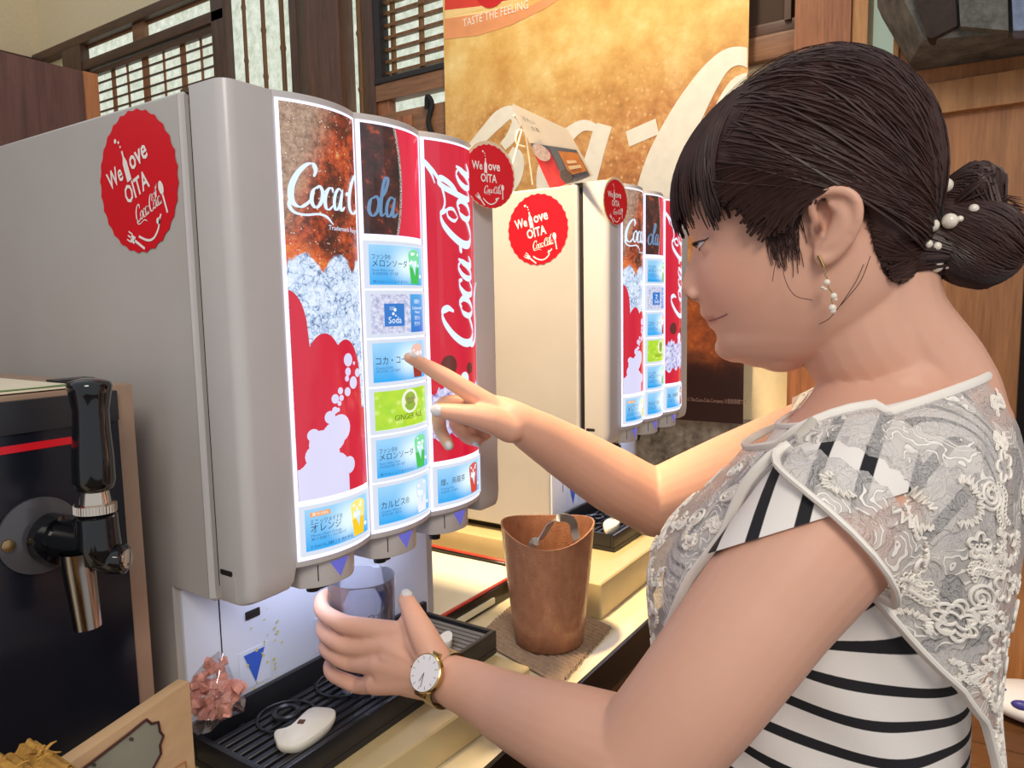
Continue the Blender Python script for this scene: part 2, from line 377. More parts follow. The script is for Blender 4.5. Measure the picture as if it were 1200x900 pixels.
part('knotted_cord', cordb, mat('black_rope', s(22, 22, 26), 0.8, bump=0.6), W3, smooth=True)
# right of the poster: dark opening, rail, wooden post, glazed slot, plywood wall
W4 = struct('window_4', MB().box(XW - 0.008, XW - 0.002, -0.115, 0.02, 1.94, 2.5), mat('dark_opening', s(62, 42, 30), 0.7, var=0.2, scale=8), 'dark wood lattice opening above the rail')
part('rail', MB().box(XW - 0.03, XW, -0.115, 0.03, 1.887, 1.945), M_wood_y, W4, bevel=0.003)
part('rail', MB().box(XW - 0.022, XW, -0.115, 0.03, 1.945, 1.975), M_wood_dark_y, W4, bevel=0.003)
part('muntin', MB().box(XW - 0.03, XW - 0.006, -0.09, -0.075, 1.97, 2.5), M_wood_dark, W4)
struct('trim_4', MB().box(XW - 0.10, XW + 0.1, -0.235, -0.115, 0.0, 2.9), M_wood_red, 'reddish cedar post right of the poster', bevel=0.003)
struct('trim_5', MB().box(XW - 0.09, XW + 0.1, -0.268, -0.236, 0.0, 2.9), M_wood_rail, 'narrow pale batten beside the cedar post', bevel=0.002)
struct('window_5', MB().box(XW - 0.012, XW - 0.002, -0.3175, -0.2685, 0.0, 2.9), G('daylit_green_glass').emission(s(186, 200, 176), 0.55), 'pale green glazed slot beside the cedar post')
WR = struct('wall_right', MB().box(XW - 0.06, XW + 0.1, -3.0, -0.318, 0, 2.9), M_wood_panel, 'honey coloured plywood wall')
part('edge_strip', MB().box(XW - 0.066, XW - 0.06, -0.328, -0.3175, 0, 2.9), M_wood_rail, WR)
part('rail', MB().box(XW - 0.085, XW - 0.06, -3.0, -0.33, 1.69, 1.755), M_wood_rail, WR, bevel=0.002)
# ------------------------------------------------------------------ counter
ZC = 0.80
M_cream = (lambda g: (lambda v: g.surf(g.mix(g.noise(v, 22, 6, 0.6), s(222, 206, 166), s(240, 228, 196)), 0.28))(g.coords()))(G('cream_laminate'))
M_black = mat('black_trim', s(26, 22, 20), 0.35, var=0.1)
ct = thing('counter', 'cream laminate counter with black front edge carrying both dispensers', 'counter', (0.15, 0.3, 0))
part('top', MB().box(-1.4, XW - 0.014, -0.094, 0.80, ZC - 0.04, ZC), M_cream, ct, bevel=0.002)
part('front_edge', MB().box(-1.4, XW - 0.014, -0.100, -0.094, ZC - 0.05, ZC + 0.0008), M_black, ct, bevel=0.001)
part('cabinet', MB().box(-1.4, XW - 0.014, -0.07, 0.80, 0.0, ZC - 0.04), wood('cabinet_wood', s(84, 58, 36), s(124, 90, 58)), ct)
M_riser = mat('beige_riser', s(206, 184, 136), 0.4, var=0.03)
def platform(name, label, x0, x1, y0, y1, z1, rot):
    b = MB(); c = Vector(((x0 + x1) / 2, (y0 + y1) / 2, 0)); R = Matrix.Rotation(rot, 3, 'Z')
    b.obox((c.x, c.y, (ZC + z1) / 2 + 0.0003), R @ Vector(((x1 - x0) / 2, 0, 0)), R @ Vector((0, (y1 - y0) / 2, 0)), (0, 0, (z1 - ZC) / 2 - 0.0003))
    return b, c
b, c = platform('p', '', -0.062, 0.325, -0.052, 0.50, 0.845, math.radians(-4))
single('machine_plinth', 'low beige plinth under the nearer drink dispenser', 'plinth', b, M_riser, (c.x, c.y, ZC), 'plinths under the dispensers', bevel=0.006, seg=3)
c = Vector((0.96, 0.23, 0))
ob = thing('machine_plinth', 'low beige plinth with a raised end under the farther drink dispenser', 'plinth', (c.x, c.y, ZC), 'plinths under the dispensers')
part('deck', MB().prism([(.562, -.034), (1.30, -.030), (1.30, .50), (.668, .50), (.668, .126), (.562, .126)], lambda x, y: (x, y, ZC + 0.0004), lambda x, y: (x, y, 0.860)), M_riser, ob, bevel=0.006, seg=3)
part('end_lip', MB().box(0.985, 1.30, -0.088, -0.036, ZC + 0.0004, 0.860), M_riser, ob, bevel=0.006, seg=3)
# partition board behind the dispensers
pb = thing('partition_board', 'dark walnut veneer partition board with pale edge behind the dispensers', 'partition', (-0.9, 0.85, 0))
xe = on((113, 90), 1, 0.85).x; xl = on((97, 90), 1, 0.85).x; zt = on((95, 83.3), 1, 0.85).z
part('panel', MB().box(-2.0, xl, 0.85, 0.88, 0.0, zt), M_board, pb)
part('edge_band', MB().box(xl, xe, 0.845, 0.885, 0.0, zt), M_board_end, pb, bevel=0.001)
part('rear_panel', MB().box(xe + 0.001, xe + 0.36, 0.895, 0.915, 0.0, zt - 0.13), M_board, pb)
# hanging carved block, top right
sb = MB()
_f = lambda px, x: on(px, 0, x)
A = [(1026, -60), (1028, 8), (1066, 73), (1205, 52), (1215, -60)]
B = [(1056, -60), (1059, 5), (1083, 46), (1112, 33), (1205, 36), (1215, -60)]
xa, xb = 1.40, 1.18
outer = [_f(p, 1.28) for p in A]; 
def ring(pts, x): return [Vector((x, q.y, q.z)) for q in pts]
oo = [on(p, 0, 1.36) for p in [(1026, -80), (1028, 8), (1066, 73), (1205, 52), (1300, 40), (1300, -80)]]
ii = [on(p, 0, 1.24) for p in [(1052, -80), (1056, 2), (1080, 47), (1118, 34), (1205, 37), (1300, 30), (1300, -80)]]
bk = ring(oo, XW - 0.061)
n = len(oo)
sb.add(oo + bk, [(i, (i + 1) % n, n + (i + 1) % n, n + i) for i in range(n)] + [tuple(range(n, 2 * n))])
fr = [on(p, 0, 1.24) for p in [(1056, -80), (1060, 2), (1082, 47), (1205, 37), (1300, 30), (1300, -80)]]
sb.add(oo + fr, [(i, (i + 1) % n, n + (i + 1) % n, n + i) for i in range(n)] + [tuple(range(n, 2 * n))])
st = mesh_of(sb, (1.38, -0.45, 1.85), bevel=0.004)
M_stone = (lambda g: (lambda v: g.surf(g.ramp(g.noise(v, 18, 8, 0.7), [(0.3, s(62, 62, 58)), (0.7, s(136, 136, 128))]), 0.8, bump=g.noise(v, 60, 8, 0.7), bstr=0.9, bdist=0.006))(g.coords()))(G('dark_rough_stone'))
stone = thing('hanging_stone_block', 'dark grey rough chiselled block mounted on the plywood wall', 'stone block', (1.38, -0.45, 1.85))
link('block', st, M_stone, stone)
def facet(pts, x, name, m):
    q = [on(p, 0, x) for p in pts]; b = MB(); nn = len(q); bkk = [v + Vector((0.05, 0, 0)) for v in q]
    b.add(q + bkk, [tuple(range(nn))] + [(i, (i + 1) % nn, nn + (i + 1) % nn, nn + i) for i in range(nn)]); part(name, b, m, stone, bevel=0.003)
facet([(1062, -40), (1086, 44), (1092, 45), (1122, 30), (1118, -40)], 1.222, 'carved_facet', mat('dark_red_brown_stone', s(58, 46, 42), 0.85, var=0.25, scale=40, bump=0.9, bscale=60))
facet([(1121, -40), (1125, 31), (1182, 36), (1180, -40)], 1.215, 'carved_facet', M_stone)
facet([(1184, -40), (1187, 36), (1260, 34), (1260, -40)], 1.21, 'carved_facet', mat('blue_grey_stone', s(120, 134, 160), 0.7, var=0.3, scale=60, bump=0.9, bscale=60))
# black chair-like shape and patterned cloth far right
# ------------------------------------------------------------------ drink dispenser
M_case = (lambda g: (lambda v: g.surf(g.mix(g.noise(v, 12, 5), s(176, 171, 167), s(186, 182, 179)), 0.30, bump=g.noise(v, 700, 2), bstr=0.02))(g.coords()))(G('putty_plastic_case'))
M_case_d = mat('putty_plastic_door', s(192, 188, 187), 0.28, var=0.02)
M_splash = mat('blue_white_splash_panel', s(214, 220, 236), 0.22, var=0.02, scale=8)
M_red = mat('sticker_red', s(216, 20, 36), 0.35, var=0.03)
M_wht = mat('print_white', s(240, 236, 232), 0.45, var=0.01)
M_glow = (lambda g: g.emission(s(226, 222, 255), 1.5))(G('backlit_white'))
M_glow_logo = (lambda g: g.emission(s(214, 232, 255), 1.05))(G('backlit_logo_white'))
M_tri = (lambda g: g.emission(s(118, 120, 240), 0.55))(G('violet_arrow'))
M_blue = mat('blue_arrow_print', s(62, 98, 200), 0.4, var=0.05)
M_ink = (lambda g: g.emission(s(40, 70, 110), 0.35))(G('print_dark_ink'))
M_inkb = (lambda g: g.emission(s(40, 120, 190), 0.6))(G('print_blue_ink'))
M_inkw = (lambda g: g.emission(s(240, 248, 255), 0.95))(G('print_white_ink'))
M_dark = mat('dark_gap', s(30, 26, 24), 0.6)
def em(name, c, k=0.9): return MATS.get(name) or G(name).emission(c, k)
M_panelred = (lambda g: (lambda u: g.emission(g.mix(g.noise(g.coords('UV', (1.2, 0.35, 1)), 3, 3), s(206, 4, 46), s(230, 20, 62)), 0.84))(None))(G('backlit_red'))
def cola_panel():
    g = G('backlit_cola_ice'); v = g.coords('UV', (1, 3.75, 1)); x = g.xyz(g.coords('UV'))
    big = g.noise(v, 2.6, 5, 0.6); fine = g.noise(v, 16, 6, 0.7)
    base = g.ramp(g.math('ADD', g.math('MULTIPLY', big, 0.65), g.math('MULTIPLY', fine, 0.4)), [(0.34, s(34, 14, 10)), (0.48, s(98, 40, 18)), (0.58, s(190, 74, 36)), (0.68, s(226, 140, 60)), (0.8, s(236, 190, 110))])
    # grey frosted upper left corner
    cor = g.step(g.math('ADD', g.math('SUBTRACT', x[1], g.math('MULTIPLY', x[0], 0.55)), g.math('MULTIPLY', big, 0.3)), 0.72, 0.98)
    base = g.mix(cor, base, g.ramp(fine, [(0.3, s(120, 84, 66)), (0.7, s(206, 176, 150))]))
    # orange slice above the ice
    band = g.math('MULTIPLY', g.step(x[1], 0.52, 0.60), g.step(g.math('ADD', x[1], g.math('MULTIPLY', x[0], 0.12)), 0.70, 0.65))
    base = g.mix(g.math('MULTIPLY', band, 0.9), base, g.ramp(fine, [(0.35, s(214, 60, 30)), (0.7, s(240, 150, 60))]))
    dr = g.voro(v, 27); drop = g.step(dr, 0.30, 0.14)
    gate = g.step(g.noise(v, 7, 2), 0.45, 0.6)
    base = g.mix(g.math('MULTIPLY', g.math('MULTIPLY', drop, gate), 0.75), base, s(248, 226, 206))
    ring = g.math('MULTIPLY', g.step(dr, 0.22, 0.30), g.step(dr, 0.42, 0.32)); base = g.mix(g.math('MULTIPLY', ring, 0.35), base, s(50, 20, 14))
    wv = g.n('VectorMath', operation='MULTIPLY_ADD'); g.L.new(g.noise(v, 5, 4, out=1), wv.inputs[0]); wv.inputs[1].default_value = (.5, .5, .5); g.L.new(v, wv.inputs[2])
    crk = g.math('MULTIPLY', g.step(g.voro(wv.outputs[0], 7, 'DISTANCE_TO_EDGE'), 0.10, 0.0), -0.14)
    ice = g.ramp(g.math('ADD', crk, g.math('ADD', g.math('MULTIPLY', g.noise(v, 4.5, 8, 0.75), 0.70), g.math('MULTIPLY', g.noise(v, 18, 6, 0.8), 0.38))), [(0.33, s(70, 92, 140)), (0.42, s(160, 184, 220)), (0.52, s(206, 224, 244)), (0.66, s(240, 246, 255))])
    edge = g.math('ADD', x[1], g.math('ADD', g.math('MULTIPLY', g.math('ABSOLUTE', g.math('SINE', g.math('ADD', g.math('MULTIPLY', x[0], 7.0), 0.4))), -0.045), g.math('MULTIPLY', g.noise(v, 7, 4), 0.05)))
    return g.emission(g.mix(g.step(edge, 0.618, 0.607), base, ice), 0.95)
M_cola = cola_panel()
def glass_panel():
    g = G('backlit_cola_glass'); v = g.coords('UV', (1, 1.2, 1)); x = g.xyz(g.coords('UV'))
    base = g.ramp(g.noise(v, 5, 7, 0.65), [(0.36, s(26, 14, 16)), (0.56, s(74, 30, 26)), (0.68, s(190, 78, 40))])
    e = g.math('SUBTRACT', x[0], g.math('MULTIPLY', g.math('MULTIPLY', g.math('SUBTRACT', x[1], 0.5), g.math('SUBTRACT', x[1], 0.5)), -0.35)); e = g.math('SUBTRACT', e, 0.0)
    e = g.math('ADD', x[0], g.math('MULTIPLY', g.math('POWER', g.math('ABSOLUTE', g.math('SUBTRACT', x[1], 0.5)), 2.0), 0.35))
    rim = g.math('MULTIPLY', g.step(e, 0.51, 0.53), g.step(e, 0.565, 0.545))
    c = g.mix(g.step(e, 0.535, 0.545), base, g.mix(x[0], s(198, 16, 50), s(238, 40, 76)))
    return g.emission(g.mix(g.math('MULTIPLY', rim, 0.8), c, g.ramp(g.noise(v, 60, 3), [(0.4, s(60, 70, 66)), (0.6, s(220, 226, 220))])), 0.9)
M_glassp = glass_panel()
def card_mat(name, kind):
    g = G(name); x = g.xyz(g.coords('UV')); v = g.coords('UV', (1.7, 1, 1))
    if kind == 'green':
        sp = g.step(g.voro(v, 5), 0.42, 0.22)
        c = g.mix(g.math('MULTIPLY', sp, 0.35), g.mix(g.noise(v, 3, 3), s(120, 196, 24), s(206, 226, 60)), s(232, 244, 150))
    elif kind == 'soda':
        ice = g.ramp(g.noise(v, 9, 8, 0.7), [(0.35, s(140, 150, 190)), (0.6, s(222, 222, 240))])
        c = g.mix(g.step(x[0], 0.655, 0.66), ice, g.mix(x[1], s(20, 110, 200), s(70, 160, 224)))
    else:
        dx = g.math('SUBTRACT', x[0], 0.62); dy = g.math('MULTIPLY', g.math('SUBTRACT', x[1], 0.52), 0.62)
        r = g.math('SQRT', g.math('ADD', g.math('MULTIPLY', dx, dx), g.math('MULTIPLY', dy, dy)))
        lo = g.mix(x[1], s(10, 160, 232), s(150, 204, 240))
        c = g.mix(g.math('MULTIPLY', g.step(r, 0.42, 0.03), 0.9), lo, s(232, 250, 255))
    return g.emission(c, 1.0)
CARD = {k: card_mat('backlit_card_' + k, k) for k in ('blue', 'green', 'soda')}
CW = 0.0975; BUL = 0.012
def ysurf(x):
    if x <= 0 or x >= 3 * CW: return 0.0
    t = (x / CW) % 1 * 2 - 1; return -BUL * (1 - t * t)
def F(x, z, lift): return (x, ysurf(x) - lift, z)
X0, X1 = -0.05, 0.343
def pearl_print(mb_list): pass

def machine(loc, label, group):
    root = thing('drink_dispenser', label, 'dispenser', loc, group)
    # case: upper box overhanging a set-back lower box
    b = MB(); prof = [(0.056, 1.490), (0.50, 1.490), (0.50, 0.8601), (0.122, 0.8601), (0.122, 1.030), (0.056, 1.030)]
    b.prism(prof, lambda y, z: (X0, y, z), lambda y, z: (X1, y, z)); body = part('case', b, M_case, root, bevel=0.006, seg=3)
    part('side_bead', MB().tube([(X0 + 0.002, 0.060, 1.034), (X0 + 0.002, 0.060, 1.487)], 0.004, 8), M_case_d, body, smooth=True)
    part('gap_seal', MB().box(X0 + 0.006, X1 - 0.006, 0.046, 0.057, 1.045, 1.484), M_dark, body)
    part('hinge', MB().box(X0 + 0.004, X0 + 0.022, 0.030, 0.064, 1.4885, 1.4925).box(X0 + 0.006, X0 + 0.016, 0.040, 0.056, 1.480, 1.4905), mat('hinge_brass', s(110, 90, 66), 0.4, 0.8), body)
    # splash panel below
    part('feet', MB().box(X0 + 0.02, X1 - 0.02, 0.15, 0.48, 0.8455, 0.8605), M_dark, root)
    spl = part('splash_panel', MB().box(-0.044, 0.325, 0.1185, 0.1225, 0.862, 1.028), M_splash, root, bevel=0.0015)
    part('seam', MB().box(-0.0048, -0.0036, 0.1180, 0.1184, 0.93, 1.026), M_dark, spl)
    for k in range(3):
        cx = 0.034 + 0.103 * k
        pl = part('clear_plate', MB().box(cx - 0.019, cx + 0.019, 0.1178, 0.1184, 0.894, 0.936), mat('label_plate', s(214, 220, 238), 0.3), spl)
        part('arrow_print', poly_mb(lambda x, z, l: (x, 0.1174, z), [(cx - 0.0135, 0.932), (cx + 0.0135, 0.932), (cx, 0.897)]), M_blue, pl)
        part('slot', MB().obox((cx + 0.001, 0.1178, 0.974), (0.009, 0, 0.0), (0, 0.001, 0), (0, 0, 0.0045)), M_dark, spl, bevel=0.002)
    stn = MB()
    for k in range(26):
        disc_mb(lambda x, z, l: (x, 0.1172, z), 0.035 + random.gauss(0.02, 0.012), 0.885 + random.random() * 0.09, random.uniform(0.0008, 0.0022), n=8, rings=1, mb=stn)
    part('syrup_stain', stn, mat('yellow_stain', s(206, 200, 120), 0.5), spl, kind='stuff')
    # door: rounded stiles left and right and three bulging columns
    def stile(xa, xb, sgn):
        b = MB(); r = 0.012; pts = []
        oc = xa if sgn < 0 else xb
        pts.append((oc, 0.046))
        for k in range(7):
            a = math.pi / 2 * k / 6; pts.append((oc - sgn * r * (1 - math.sin(math.pi / 2 - a)) if 0 else oc - sgn * (r - r * math.cos(a)), r - r * math.sin(a)))
        ic = xb if sgn < 0 else xa
        pts += [(ic, 0.0), (ic, 0.046)]
        zs = [(1.492, 0), (1.058, 0), (1.046, 0.002), (1.039, 0.006), (1.035, 0.016)]
        # vertical loft whose inner lower corner is rounded
        nn = len(pts); vs = []
        for z, sh in zs:
            for (px_, py_) in pts:
                q = px_
                if abs(px_ - ic) < 1e-6: q = px_ + sgn * sh
                vs.append((q, py_ + (sh * 0.7 if py_ < 0.02 else 0), z))
        fs = [(i * nn + k, i * nn + (k + 1) % nn, (i + 1) * nn + (k + 1) % nn, (i + 1) * nn + k) for i in range(len(zs) - 1) for k in range(nn)]
        fs += [tuple(range(nn))[::-1], tuple(range((len(zs) - 1) * nn, len(zs) * nn))]
        return b.add(vs, fs)
    door = part('door', stile(X0, 0.0, -1), M_case_d, root, smooth=True, bevel=0.002)
    part('door_stile', stile(3 * CW, X1, 1), M_case_d, door, smooth=True, bevel=0.002)
    b = MB(); pts = [(-0.0005, 0.046)]
    for k in range(61): x = 3 * CW * k / 60; pts.append((x, ysurf(x)))
    pts += [(3 * CW + 0.0005, 0.046)]
    b.prism(pts, lambda x, y: (x, y, 1.4925), lambda x, y: (x, y, 1.058)); part('door_front', b, M_case_d, door, smooth=True, bevel=0.0008)
    part('latch_pocket', MB().box(X0 - 0.0006, X0 + 0.004, 0.022, 0.044, 1.036, 1.062), M_case, door, bevel=0.002)
    part('latch', MB().box(X0 - 0.0012, X0 + 0.004, 0.026, 0.043, 1.0605, 1.0655), M_dark, door, bevel=0.0015)
    # nozzle covers
    for k in range(3):
        xc = CW * (k + 0.5); b = MB(); pts = [(xc - 0.036, 0.05)]
        for j in range(17):
            t = j / 8 - 1; pts.append((xc + t * 0.036, 0.012 - 0.018 * (1 - abs(t) ** 2.6)))
        pts += [(xc + 0.036, 0.05)]
        b.prism(pts, lambda x, y: (x, y, 1.0575), lambda x, y: (x, y, 1.030)); cv = part('nozzle_cover', b, M_case_d, root, smooth=True, bevel=0.003)
        fc = lambda x, z, l, xc=xc: (x, 0.012 - 0.018 * (1 - min(1, abs((x - xc) / 0.036)) ** 2.6) - l, z)
        part('arrow_print', poly_mb(fc, [(xc - 0.012, 1.0535), (xc, 1.0535), (xc + 0.012, 1.0535), (xc, 1.036)], 0.0006), M_tri, cv)
        part('cover_slit', MB().box(xc - 0.0235, xc - 0.0228, -0.0008, 0.004, 1.037, 1.053), M_dark, cv)
        part('nozzle', MB().lathe([(0.011, 1.045), (0.011, 1.026), (0.007, 1.016), (0.007, 1.013)], (xc, 0.035, 0), 16), M_dark, cv, smooth=True)
    # backlit columns
    for k in range(3):
        xa, xb = CW * k, CW * (k + 1)
        part('light_column', rect_mb(F, xa + 0.0012, xb - 0.0012, 1.0635, 1.4862, 0.0006, 14), M_glow, door)
    uvp = lambda xa, xb, za, zb: (lambda q: ((q.x - xa) / (xb - xa), (q.z - za) / (zb - za)))
    zb, zt = 1.1215, 1.4835
    # --- left column picture
    xa, xb = 0.004, CW - 0.005
    p = part('picture_panel', rect_mb(F, xa, xb, zb, zt, 0.0012, 14), M_cola, door, 'backlit picture of cola, ice and a red wave', uvf=uvp(xa, xb, zb, zt))
    def top(x):
        t = (x - xa) / (xb - xa); c = [(-0.02, 1.274, .20, .044), (0.36, 1.238, .24, .039), (0.66, 1.222, .27, .048)]
        z = 1.20
        for cx, cz, rx, rz in c:
            d = (t - cx) / rx
            if abs(d) < 1: z = max(z, cz + rz * math.sqrt(1 - d * d))
        return z
    b = MB(); N_ = 48
    b.add([F(xa + (xb - xa) * i / N_, z, 0.0017) for i in range(N_ + 1) for z in (zb, top(xa + (xb - xa) * i / N_))], [(2 * i, 2 * i + 2, 2 * i + 3, 2 * i + 1) for i in range(N_)])
    part('red_wave_print', b, M_panelred, p, uvf=uvp(xa, xb, zb, zt))
    b = MB(); bub = [(.065, 1.250, .0065), (.072, 1.227, .0062), (.080, 1.236, .0044), (.062, 1.219, .0044), (.045, 1.214, .0046), (.053, 1.214, .003), (.050, 1.209, .0025), (.052, 1.221, .0034), (.0745, 1.246, .0018), (.064, 1.2385, .0042), (.062, 1.232, .003),
        (.044, 1.203, .0035), (.048, 1.203, .0022), (.038, 1.197, .0062), (.050, 1.185, .0135), (.042, 1.178, .014), (.020, 1.182, .0062), (.028, 1.173, .013), (.022, 1.162, .011), (.034, 1.160, .014), (.060, 1.147, .0085), (.044, 1.146, .016), (.026, 1.146, .016), (.012, 1.146, .008)]
    for x, z, r in bub: disc_mb(F, x, z, r, 0.0022, 18, 2, b)
    b2 = [(0.0042, 0.04), (0.012, 1.148), (0.03, 1.150), (0.05, 1.150)]
    for i in range(20):
        xi = xa + 0.055 * i / 20; xj = xa + 0.055 * (i + 1) / 20
        tp = lambda x: 1.155 - 0.9 * max(0, x - 0.03) ** 1.35 - 0.004 * math.sin(x * 300)
        if tp(xj) > zb: b.add([F(xi, zb, 0.0022), F(xj, zb, 0.0022), F(xj, max(zb, tp(xj)), 0.0022), F(xi, max(zb, tp(xi)), 0.0022)], [(0, 1, 2, 3)])
    part('bubble_print', b, em('backlit_bubble_white', s(216, 214, 244), 0.95), p)
    part('script_logo_print', script_mb(F, 0.004, 1.392, 0.128, 0.0024, sub=6, h=0.040, xmax=0.0915, strokes=SCRIPT[:10]), M_glow_logo, p)
    part('caption_print', text_mb('Trademark Regd.', F, 0.046, 1.3735, h=0.0045, lift=0.0024, wid=0.045), M_glow_logo, p)
    # --- middle column picture and cards
    xa, xb = CW + 0.005, 2 * CW - 0.005
    p = part('picture_panel', rect_mb(F, xa, xb, 1.3745, zt, 0.0012, 14), M_glassp, door, 'backlit picture of a cola glass on red', uvf=uvp(xa, xb, 1.3745, zt))
    part('script_logo_print', script_mb(lambda x, z, l: F(x + 0.004, z, l), 0.020, 1.392, 0.118, 0.0020, sub=6, h=0.040, strokes=SCRIPT[11:]), em('dim_logo_blue', s(110, 150, 190), 0.8), p)
    # --- right column picture
    xa3, xb3 = 2 * CW + 0.005, 3 * CW - 0.004
    p3 = part('picture_panel', rect_mb(F, xa3, xb3, zb, zt, 0.0012, 14), M_panelred, door, 'backlit red panel with an upright white script logo', uvf=uvp(xa3, xb3, zb, zt))
    b = script_mb(lambda a, c, l: F(0.2735 - c, 1.2465 + a, l), 0.0, 0.0, 0.218, 0.0020, sub=8, h=0.058)
    part('script_logo_print', b, M_glow_logo, p3)
    b = MB(); disc_mb(F, 0.224, 1.232, 0.012, 0.0018, 18, 2, b); disc_mb(F, 0.262, 1.226, 0.007, 0.0018, 18, 2, b)
    part('cola_splash_print', b, em('backlit_brown', s(104, 38, 34), 0.7), p3)
    b = MB(); N_ = 30
    tz = lambda x: 1.198 + 0.010 * abs(math.sin((x - xa3) * 90)) + 0.003 * math.sin(x * 700); lz = lambda x: 1.146 + 0.10 * (x - xa3) + 0.004 * math.sin(x * 260)
    b.add([F(xa3 + (xb3 - xa3) * i / N_, f_(xa3 + (xb3 - xa3) * i / N_), 0.0018) for i in range(N_ + 1) for f_ in (lz, tz)], [(2 * i, 2 * i + 2, 2 * i + 3, 2 * i + 1) for i in range(N_)])
    gm = MATS.get('backlit_ice')
    if not gm:
        g = G('backlit_ice'); v = g.coords('Object', (1, 0.2, 1)); gm = g.emission(g.ramp(g.noise(v, 120, 8, 0.75), [(0.36, s(110, 110, 180)), (0.5, s(206, 206, 240)), (0.65, s(240, 242, 255))]), 0.95)
    part('ice_print', b, gm, p3)
    b = MB(); disc_mb(F, 0.250, 1.214, 0.0085, 0.0022, 18, 2, b); part('bubble_print', b, M_glow_logo, p3)
    # --- cards
    def card(x0, z0, spec):
        cx0, cx1, cz0, cz1 = x0 + 0.0035, x0 + CW - 0.0045, z0, z0 + 0.0485
        fr_ = MB()                                         # white frame, proud of the column
        def fbar(a, b_, c_, d_):
            k = 8 if (b_ - a) > 0.02 else 1
            fr_.grid(lambda u, v: F(a + (b_ - a) * u, c_ + (d_ - c_) * v, 0.0034), k, 1)
            for (zz, dz) in ((c_, -1), (d_, 1)): fr_.grid(lambda u, v: F(a + (b_ - a) * u, zz, 0.0008 + 0.0026 * v), k, 1)
            for xx in (a, b_): fr_.grid(lambda u, v: F(xx, c_ + (d_ - c_) * u, 0.0008 + 0.0026 * v), 1, 1)
        t = 0.0038
        fbar(cx0, cx1, cz0, cz0 + t); fbar(cx0, cx1, cz1 - t, cz1); fbar(cx0, cx0 + t, cz0, cz1); fbar(cx1 - t, cx1, cz0, cz1)
        cd_ = part('drink_card', fr_, M_cf, door)
        a, b_, c_, d_ = cx0 + t, cx1 - t, cz0 + t, cz1 - t; wd = b_ - a; hg = d_ - c_
        face = part('card_print', rect_mb(F, a, b_, c_, d_, 0.0016, 10), CARD[spec[0]], cd_, uvf=uvp(a, b_, c_, d_))
        f_ = lambda u, v, l: F(a + wd * u, c_ + hg * v, l + 0.002)
        for (txt, u, v, h, wid, m, al) in spec[1]:
            t_ = text_mb(txt, lambda x, y, l: F(x, y, 0.0021), a + wd * u, c_ + hg * v, h=hg * h, wid=wid * wd if wid else None, align=al)
            cd_['_'] = 0; del cd_['_']
            part('lettering', t_, m, cd_)
        if spec[2]:
            top_c, body_c = spec[2]
            g_ = MB()
            cup = [(0.735, 0.04), (0.935, 0.04), (0.965, 0.78), (0.70, 0.78)]
            poly_mb(f_, [(0.685, 0.03), (0.885, 0.03), (0.905, 0.46), (0.655, 0.46)], 0.0, g_); part('cup_print', g_, em('card_' + body_c[0], body_c[1], 0.95), cd_)
            g_ = MB(); poly_mb(f_, [(0.655, 0.46), (0.905, 0.46), (0.925, 0.78), (0.635, 0.78)], 0.0, g_); disc_mb(lambda x, z, l: f_(x, z, 0), 0.78, 0.78, 0.145, 0, 18, 1, g_, ry=0.15)
            part('cup_print', g_, em('card_' + top_c[0], top_c[1], 0.95), cd_)
            g_ = MB(); rn = random.Random(int(z0 * 1e4))
            for q in range(7): disc_mb(lambda x, z, l: f_(x, z, 0.0003), 0.78 + rn.uniform(-.10, .10), rn.uniform(.5, .86), rn.uniform(.015, .035), 0, 8, 1, g_, ry=rn.uniform(.03, .06))
            disc_mb(lambda x, z, l: f_(x, z, 0.0003), 0.93, 0.24, 0.03, 0, 12, 1, g_, ry=0.05)
            part('ice_print', g_, M_inkw, cd_)
        return cd_
    melon = ('blue', [('ファンタ®', .05, .64, .11, .26, M_ink, 'L'), ('メロンソーダ', .05, .46, .15, .56, M_ink, 'L'), ('Fanta Melon Soda', .05, .34, .06, .30, M_inkb, 'L'), ('芬达哈密瓜味 / 환타 멜론', .05, .25, .06, .38, M_inkb, 'L'), ('果汁は入っておりません', .05, .05, .06, .56, M_inkb, 'L')], (('mint', s(120, 220, 160)), ('melon', s(40, 190, 80))))
    specs = [melon,
        ('soda', [('CO2', .27, .60, .08, .08, M_inkw, 'L'), ('炭酸水', .74, .76, .09, .15, M_inkw, 'L'), ('Carbonated', .69, .60, .08, .26, M_inkw, 'L'), ('Water', .75, .49, .08, .14, M_inkw, 'L'), ('苏打水', .74, .33, .09, .15, M_inkw, 'L'), ('탄산수', .74, .18, .09, .15, M_inkw, 'L')], None),
        ('blue', [('コカ・コーラ', .05, .46, .17, .56, M_ink, 'L'), ('Coca-Cola', .05, .34, .06, .24, M_inkb, 'L'), ('可口可乐 / 코카콜라', .05, .25, .06, .36, M_inkb, 'L')], (('pinkice', s(236, 190, 176)), ('cola', s(150, 44, 40)))),
        ('green', [('GINGER ALE', .29, .20, .15, .55, em('print_olive', s(96, 110, 20), 0.5), 'L'), ('DRY', .50, .07, .10, .14, em('print_yellow', s(224, 226, 40), 0.9), 'L')], None),
        melon,
        ('blue', [('カルピス®', .05, .42, .16, .44, M_ink, 'L'), ('Calpis Water', .05, .31, .06, .30, M_inkb, 'L'), ('可尔必思 / 칼피스', .05, .22, .06, .30, M_inkb, 'L')], (('milkice', s(206, 226, 246)), ('milk', s(232, 236, 250))))]
